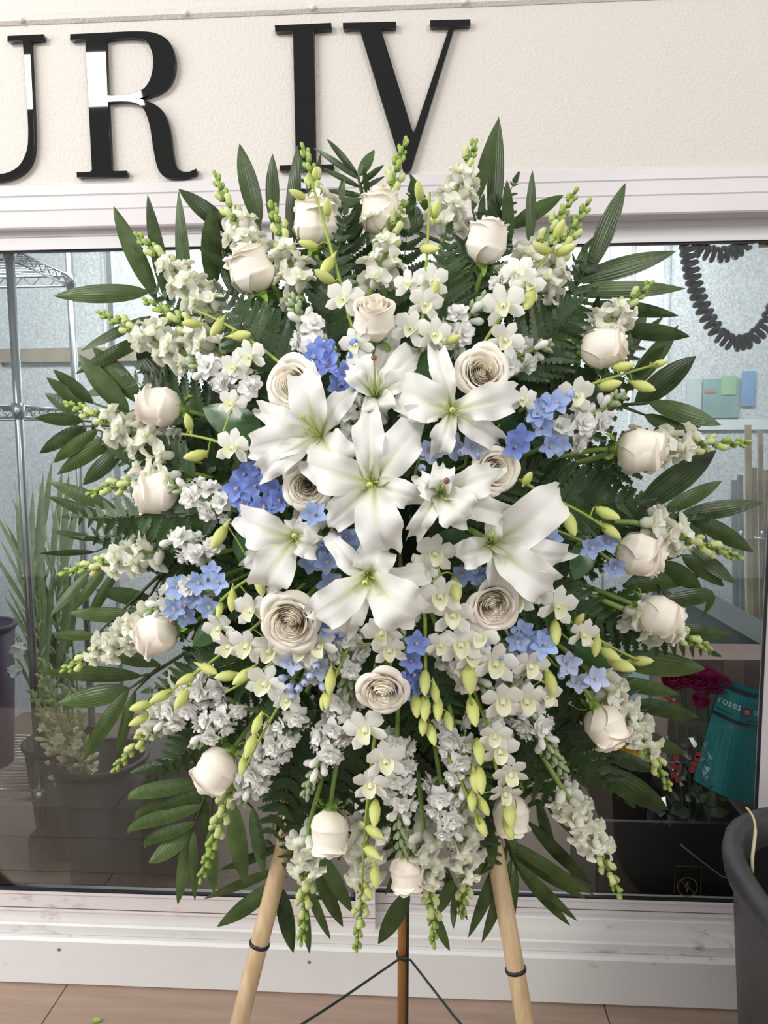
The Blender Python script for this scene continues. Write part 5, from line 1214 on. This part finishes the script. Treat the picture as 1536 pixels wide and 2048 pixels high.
def rose_kit(kind, seed):
    r_ = random.Random(seed); kit = []; R, H = .029, .058
    if kind == 'bud':
        T0 = [(0, .12), (.12, .55), (.28, .88), (.46, 1.0), (.68, .94), (.86, .82), (1, .80)]
        for k in range(5): kit.append(rose_petal(2.45 * k + r_.uniform(-.2, .2), 2.6, R * (1 - .02 * k), H * (.975 + .012 * k), T0, ZL, .085, (.34, .22, .12, .28, .10)[k], r_.random(), M_rose))
        for k in range(4): kit.append(rose_petal(1.7 * k + .5, 2.4, R * .76, H * (1.01 + .012 * k), T0, ZL, .12, .10, r_.random(), M_rose))
        for k in range(3): kit.append(rose_petal(2.1 * k, 2.8, R * .54, H * 1.05, T0, ZL, .15, 0, r_.random(), M_rosein))
        for k in range(2): kit.append(rose_petal(3.1 * k, 3.4, R * .30, H * 1.04, T0, ZL, .25, 0, r_.random(), M_rosein))
    else:
        H = .048
        To = [(0, .12), (.15, .6), (.35, .95), (.6, 1.08), (.8, 1.25), (1, 1.55)]; Zo = [(0, 0), (.4, .42), (.7, .78), (.88, .86), (1, .76)]
        Tm = [(0, .12), (.2, .7), (.45, .95), (.7, 1.0), (1, 1.12)]; Zm = [(0, 0), (.5, .5), (1, .95)]
        for k in range(5): kit.append(rose_petal(2 * PI * k / 5 + r_.uniform(-.2, .2), 1.75, R * 1.0, H, To, Zo, .05, .10, r_.random(), M_rose, edge=.11))
        for k in range(5): kit.append(rose_petal(2 * PI * k / 5 + .6, 1.9, R * .92, H, Tm, Zm, .08, .16, r_.random(), M_rose))
        for ly, (n_, q, hh) in enumerate(((4, .80, 1.0), (4, .69, 1.04), (4, .58, 1.07), (3, .47, 1.10), (3, .37, 1.12), (3, .28, 1.13), (2, .19, 1.13), (2, .11, 1.12), (2, .05, 1.11))):
            for k in range(n_): kit.append(rose_petal(2 * PI * k / n_ + ly * .9, 2 * PI / n_ * 1.35, R * q, H * hh, Tm, Zm, .10, .05 if ly < 2 else 0, r_.random(), M_rosein, edge=.03))
    return kit
RK = {'bud': [rose_kit('bud', k) for k in (1, 2, 3)], 'open': [rose_kit('open', k) for k in (4, 5)]}
mb = MB(); mb.lathe([(.001, -.012), (.005, -.010), (.0085, -.004), (.0095, .002), (.007, .006)], 10); R_CAL = mb.build('calyx', M_calyx)
mb = MB(); mb.petal(.026, .008, -1.5, .1, .3, .04, nu=3, nv=7, prof=POINT); R_SEP = mb.build('sepal', M_calyx)
def rose(px, py, half, kind, ang, tow, label, lift=.03, spin=0.0, variant=0, longer=1.0):
    """ang: image direction of the bloom axis (0 right, 90 down); tow: how far it turns to the viewer 0..1"""
    c = S(px, py, lift); a = math.radians(ang); s_ = M1(half, c.y) / (.029 if kind == 'bud' else .040)
    d_ = Vector((math.cos(a) * (1 - tow), -tow - .05, -math.sin(a) * (1 - tow))).normalized()
    H = .058 if kind == 'bud' else .048
    base = c - d_ * H * s_ * (.5 if kind == 'bud' else .5)
    sb = stem_to_hub(base - d_ * .05, .5)
    g = thing('white_rose', label, 'rose', sb, 'cream white roses in the spray')
    up = OUT if kind == 'bud' else Vector((0, 0, 1))
    F = frame(base, d_, up if abs(d_.dot(up)) < .95 else Vector((1, 0, 0)), s_) @ Matrix.Rotation(spin, 4, 'Y')
    if longer != 1.0: F = F @ Matrix.Diagonal((1, longer, 1, 1))
    kit = RK[kind][variant % len(RK[kind])]
    for me in kit: part('petal', me, g, F)
    cal = part('calyx', R_CAL, g, F)
    for k in range(5):
        b_ = 2 * PI * k / 5; part('sepal', R_SEP, cal, F @ frame((math.cos(b_) * .007, -.004, math.sin(b_) * .007), (math.cos(b_), -.05, math.sin(b_)), (0, 1, 0)))
    tubepart('stem', bez([base - d_ * .008 * s_, base - d_ * .05, sb], 8), .0032, M_stem, g, 7)
roses = [
 (628, 445, 43, 'bud', -92, .12, 'cream rose standing in front of the letter I foot', .02), (762, 425, 41, 'bud', -90, .12, 'cream rose at top centre behind a snapdragon', .008), (973, 484, 41, 'bud', -80, .15, 'cream rose beneath the tallest palm blades', .03),
 (503, 540, 45, 'bud', -110, .12, 'cream rose with a petal pointing left at upper left', .03), (318, 815, 43, 'bud', 188, .15, 'cream rose over the left palm blades', .03), (318, 988, 45, 'bud', 175, .2, 'cream rose half hidden by snapdragon florets at left', .018),
 (313, 1266, 45, 'bud', 165, .15, 'cream rose at left above the lower left snapdragon', .035), (433, 1540, 46, 'bud', 128, .15, 'cream rose hanging at lower left over the broad palm comb', .04), (660, 1660, 43, 'bud', 92, .12, 'cream rose hanging down, left of the bottom pair', .035),
 (813, 1745, 36, 'bud', 90, .12, 'lowest cream rose hanging at bottom centre', .035), (1022, 1630, 40, 'bud', 85, .12, 'pinkish rose hanging above the right easel leg', .015), (1212, 1453, 43, 'bud', 62, .15, 'cream rose hanging at lower right beside the snapdragon', .035),
 (1320, 1232, 43, 'bud', 22, .15, 'cream rose at far right below the pointed rose', .03), (1280, 1110, 45, 'bud', 14, .18, 'cream rose with pointed petals at right of the blue bloom', .035), (1282, 900, 45, 'bud', 2, .15, 'cream rose at right in front of the level snapdragon', .035),
 (1205, 697, 42, 'bud', -8, .15, 'cream rose at the right shoulder of the spray', .035)]
for i, (px, py, hf, kd, an, tw, lab, lf) in enumerate(roses): rose(px, py, hf, kd, an, tw, lab, lf, rs.uniform(0, 6), i, 1.0 if i not in (9, 8) else 1.06)
rose(748, 640, 42, 'bud', -88, .42, 'half open cream rose standing above the top lily', .065, .8, 1)
for (px, py, hf, an, tw, lab, lf, v_) in ((590, 768, 48, 200, .86, 'open cream rose at the upper left of the left lily', .055, 0), (963, 746, 48, -60, .82, 'open cream rose above the upper right lily', .06, 1), (613, 970, 44, -20, .9, 'small open cream rose left of the centre lily', .05, 1),
        (985, 940, 44, 10, .72, 'open cream rose peeping behind the trumpet lily', .045, 0), (583, 1238, 58, 100, .88, 'largest open cream rose below the lower left lily', .06, 1), (985, 1205, 48, 60, .85, 'open cream rose below the lower right lily', .055, 0), (768, 1372, 50, 95, .72, 'open cream rose at lower centre beside vivid blue blooms', .06, 1)):
    rose(px, py, hf, 'open', an, tw, lab, lf, rs.uniform(0, 6), v_)

# ------------------------------------------------------------ lilies
def lily_petal(c, tip, w, seed, up=.032, rec=.0, wav=1.0, roll=0.0):
    r_ = random.Random(seed); ph = r_.uniform(0, 6); L = (tip - c).length; k = up
    flat = tip - c
    path = bez([c, c + flat * .18 + OUT * k * 1.0, c + flat * .55 + OUT * k * 1.6, c + flat * .9 + OUT * (k * 1.25), tip + Vector((0, rec, 0))], 16)
    mb = MB(); nu, nv = 12, 16
    PT = [(0, .22), (.15, .48), (.35, .88), (.52, 1.0), (.72, .84), (.88, .46), (.96, .2), (1, .03)]
    PR = lambda v: interp(PT, v)
    fq = r_.uniform(2.0, 3.0)
    def fn(u, v):
        j = int(round(v * nv)); p = path[j]; t = (path[min(j + 1, nv)] - path[max(j - 1, 0)]).normalized()
        sd = t.cross(OUT); sd = sd.normalized() if sd.length > 1e-4 else Vector((1, 0, 0)); n2 = sd.cross(t)
        rr = Matrix.Rotation(roll * v, 3, t); sd = rr @ sd; n2 = rr @ n2
        x = 2 * u - 1; hw = w * .5 * PR(v)
        n_ = hw * .30 * x * x * (1 - 1.5 * v) - .0022 * math.exp(-(x / .13) ** 2) * math.sin(PI * v)
        n_ += wav * .0060 * abs(x) ** 2.5 * math.sin(ph + fq * 2 * PI * v + (2.0 if x > 0 else 0)) * (.3 + v)
        n_ += .002 * math.sin(3 * x + 6 * v + ph)
        hw2 = hw * (1 + .05 * math.sin(ph * 2 + 14 * v + (1 if x > 0 else 0)))
        return p + sd * x * hw2 + n2 * n_ - c
    mb.grid(fn, nu, nv); return mb.build('petal', M_lily)
def lily(cx, cy, petals, label, lift=.055, stamens=6, sdir=(0, 0), pist=None, green=True):
    c = S(cx, cy, lift)
    g = thing('lily', label, 'lily', stem_to_hub(c, .3), 'white lilies in the middle of the spray')
    for k, pt in enumerate(petals):
        tx, ty, w = pt[:3]; dl = pt[3] if len(pt) > 3 else 0.0; up = pt[4] if len(pt) > 4 else .030; roll = pt[5] if len(pt) > 5 else 0
        tip = P(tx, ty, c.y + .022 - dl)
        cc = c + Vector((0, .002 * k, 0))
        part('petal', lily_petal(cc, tip, M1(w, c.y) * .76, cx * 10 + k, up, .026, 1.35, roll), g, T(cc))
    for k in range(stamens):
        a = 2 * PI * k / stamens + .3; e = c + Vector((math.cos(a) * .009 + sdir[0], -.034, math.sin(a) * .009 + sdir[1]))
        tubepart('filament', bez([c + Vector((0, -.002, 0)), c + Vector((math.cos(a) * .004, -.02, math.sin(a) * .004)), e], 6), [.0009, .0008, .0008, .0008, .0007, .0006, .0005], M_filament, g, 5)
    e = P(*pist, c.y - .055) if pist else c + Vector((sdir[0] * 1.5, -.042, sdir[1] * 1.5))
    ps = tubepart('pistil', bez([c, c.lerp(e, .5) + Vector((0, -.006, 0)), e], 8), .0012, M_filament, g, 6)
    mb = MB(); mb.lathe([(.0006, -.002), (.003, -.001), (.0034, .001), (.0006, .0025)], 8); part('stigma', mb.build('stigma', M_stigma if pist else M_filament), ps, frame(e, e - c, (0, 0, 1)))
    tubepart('stem', [c + Vector((0, .004, 0)), stem_to_hub(c, .3)], .004, M_stem, g, 7)
lily(752, 790, [(790, 640, 62, -.03, .004), (706, 680, 66, -.01, .02), (842, 690, 74, -.01, .022), (690, 735, 50, .02, .03), (838, 742, 60, .02, .03), (768, 830, 92, .035, .03)], 'upward facing trumpet lily at the top with dark stigma', .045, 5, (0, .02), (748, 716))
lily(903, 822, [(786, 780, 118, .012), (1040, 790, 96, .01), (868, 690, 64, -.01), (872, 916, 66, .03), (1002, 888, 72, .0), (795, 832, 52, .02)], 'wide open lily at upper right with ruffled petals', .065)
lily(640, 868, [(614, 728, 98, .005, .04), (512, 818, 76, -.02), (492, 900, 92, .01), (514, 956, 72, .02), (708, 775, 64, .02, .03), (700, 950, 128, .035)], 'open lily at left facing up left', .06, 6, (-.008, .012))
lily(746, 964, [(738, 806, 84, -.005), (842, 842, 112, .0), (606, 925, 112, .012), (650, 1056, 84, .0), (776, 1110, 122, .03, .036), (852, 998, 76, .02)], 'largest open lily in the very centre of the spray', .078)
lily(878, 984, [(886, 928, 64, .02, .03), (1004, 940, 84, .02), (1022, 1030, 74, .0), (944, 1040, 110, .03), (818, 1078, 56, .01), (836, 956, 62, .03)], 'half open trumpet lily right of the centre lily with purple stigma', .088, 4, (.005, .004), (893, 962))
lily(982, 1085, [(1124, 980, 128, .005), (1146, 1112, 86, .01), (1112, 1184, 112, .025), (905, 1108, 84, .02), (984, 1025, 50, .02), (992, 1172, 50, .0)], 'open lily at lower right with long petals reaching right', .065, 5, (-.002, .01))
lily(592, 1072, [(474, 1030, 108, .005), (484, 1136, 70, -.01), (526, 1180, 118, .02), (648, 1090, 76, .02), (646, 1050, 64, .01), (600, 1020, 44, -.02)], 'open lily at lower left facing right', .06, 5, (.004, .004))
lily(737, 1150, [(622, 1232, 112, .035, .036), (850, 1228, 138, .035, .036), (658, 1062, 62, .0), (764, 1078, 108, .0), (686, 1272, 76, -.015), (872, 1138, 66, -.01)], 'open lily at lower centre spreading two wide petals downward', .078)
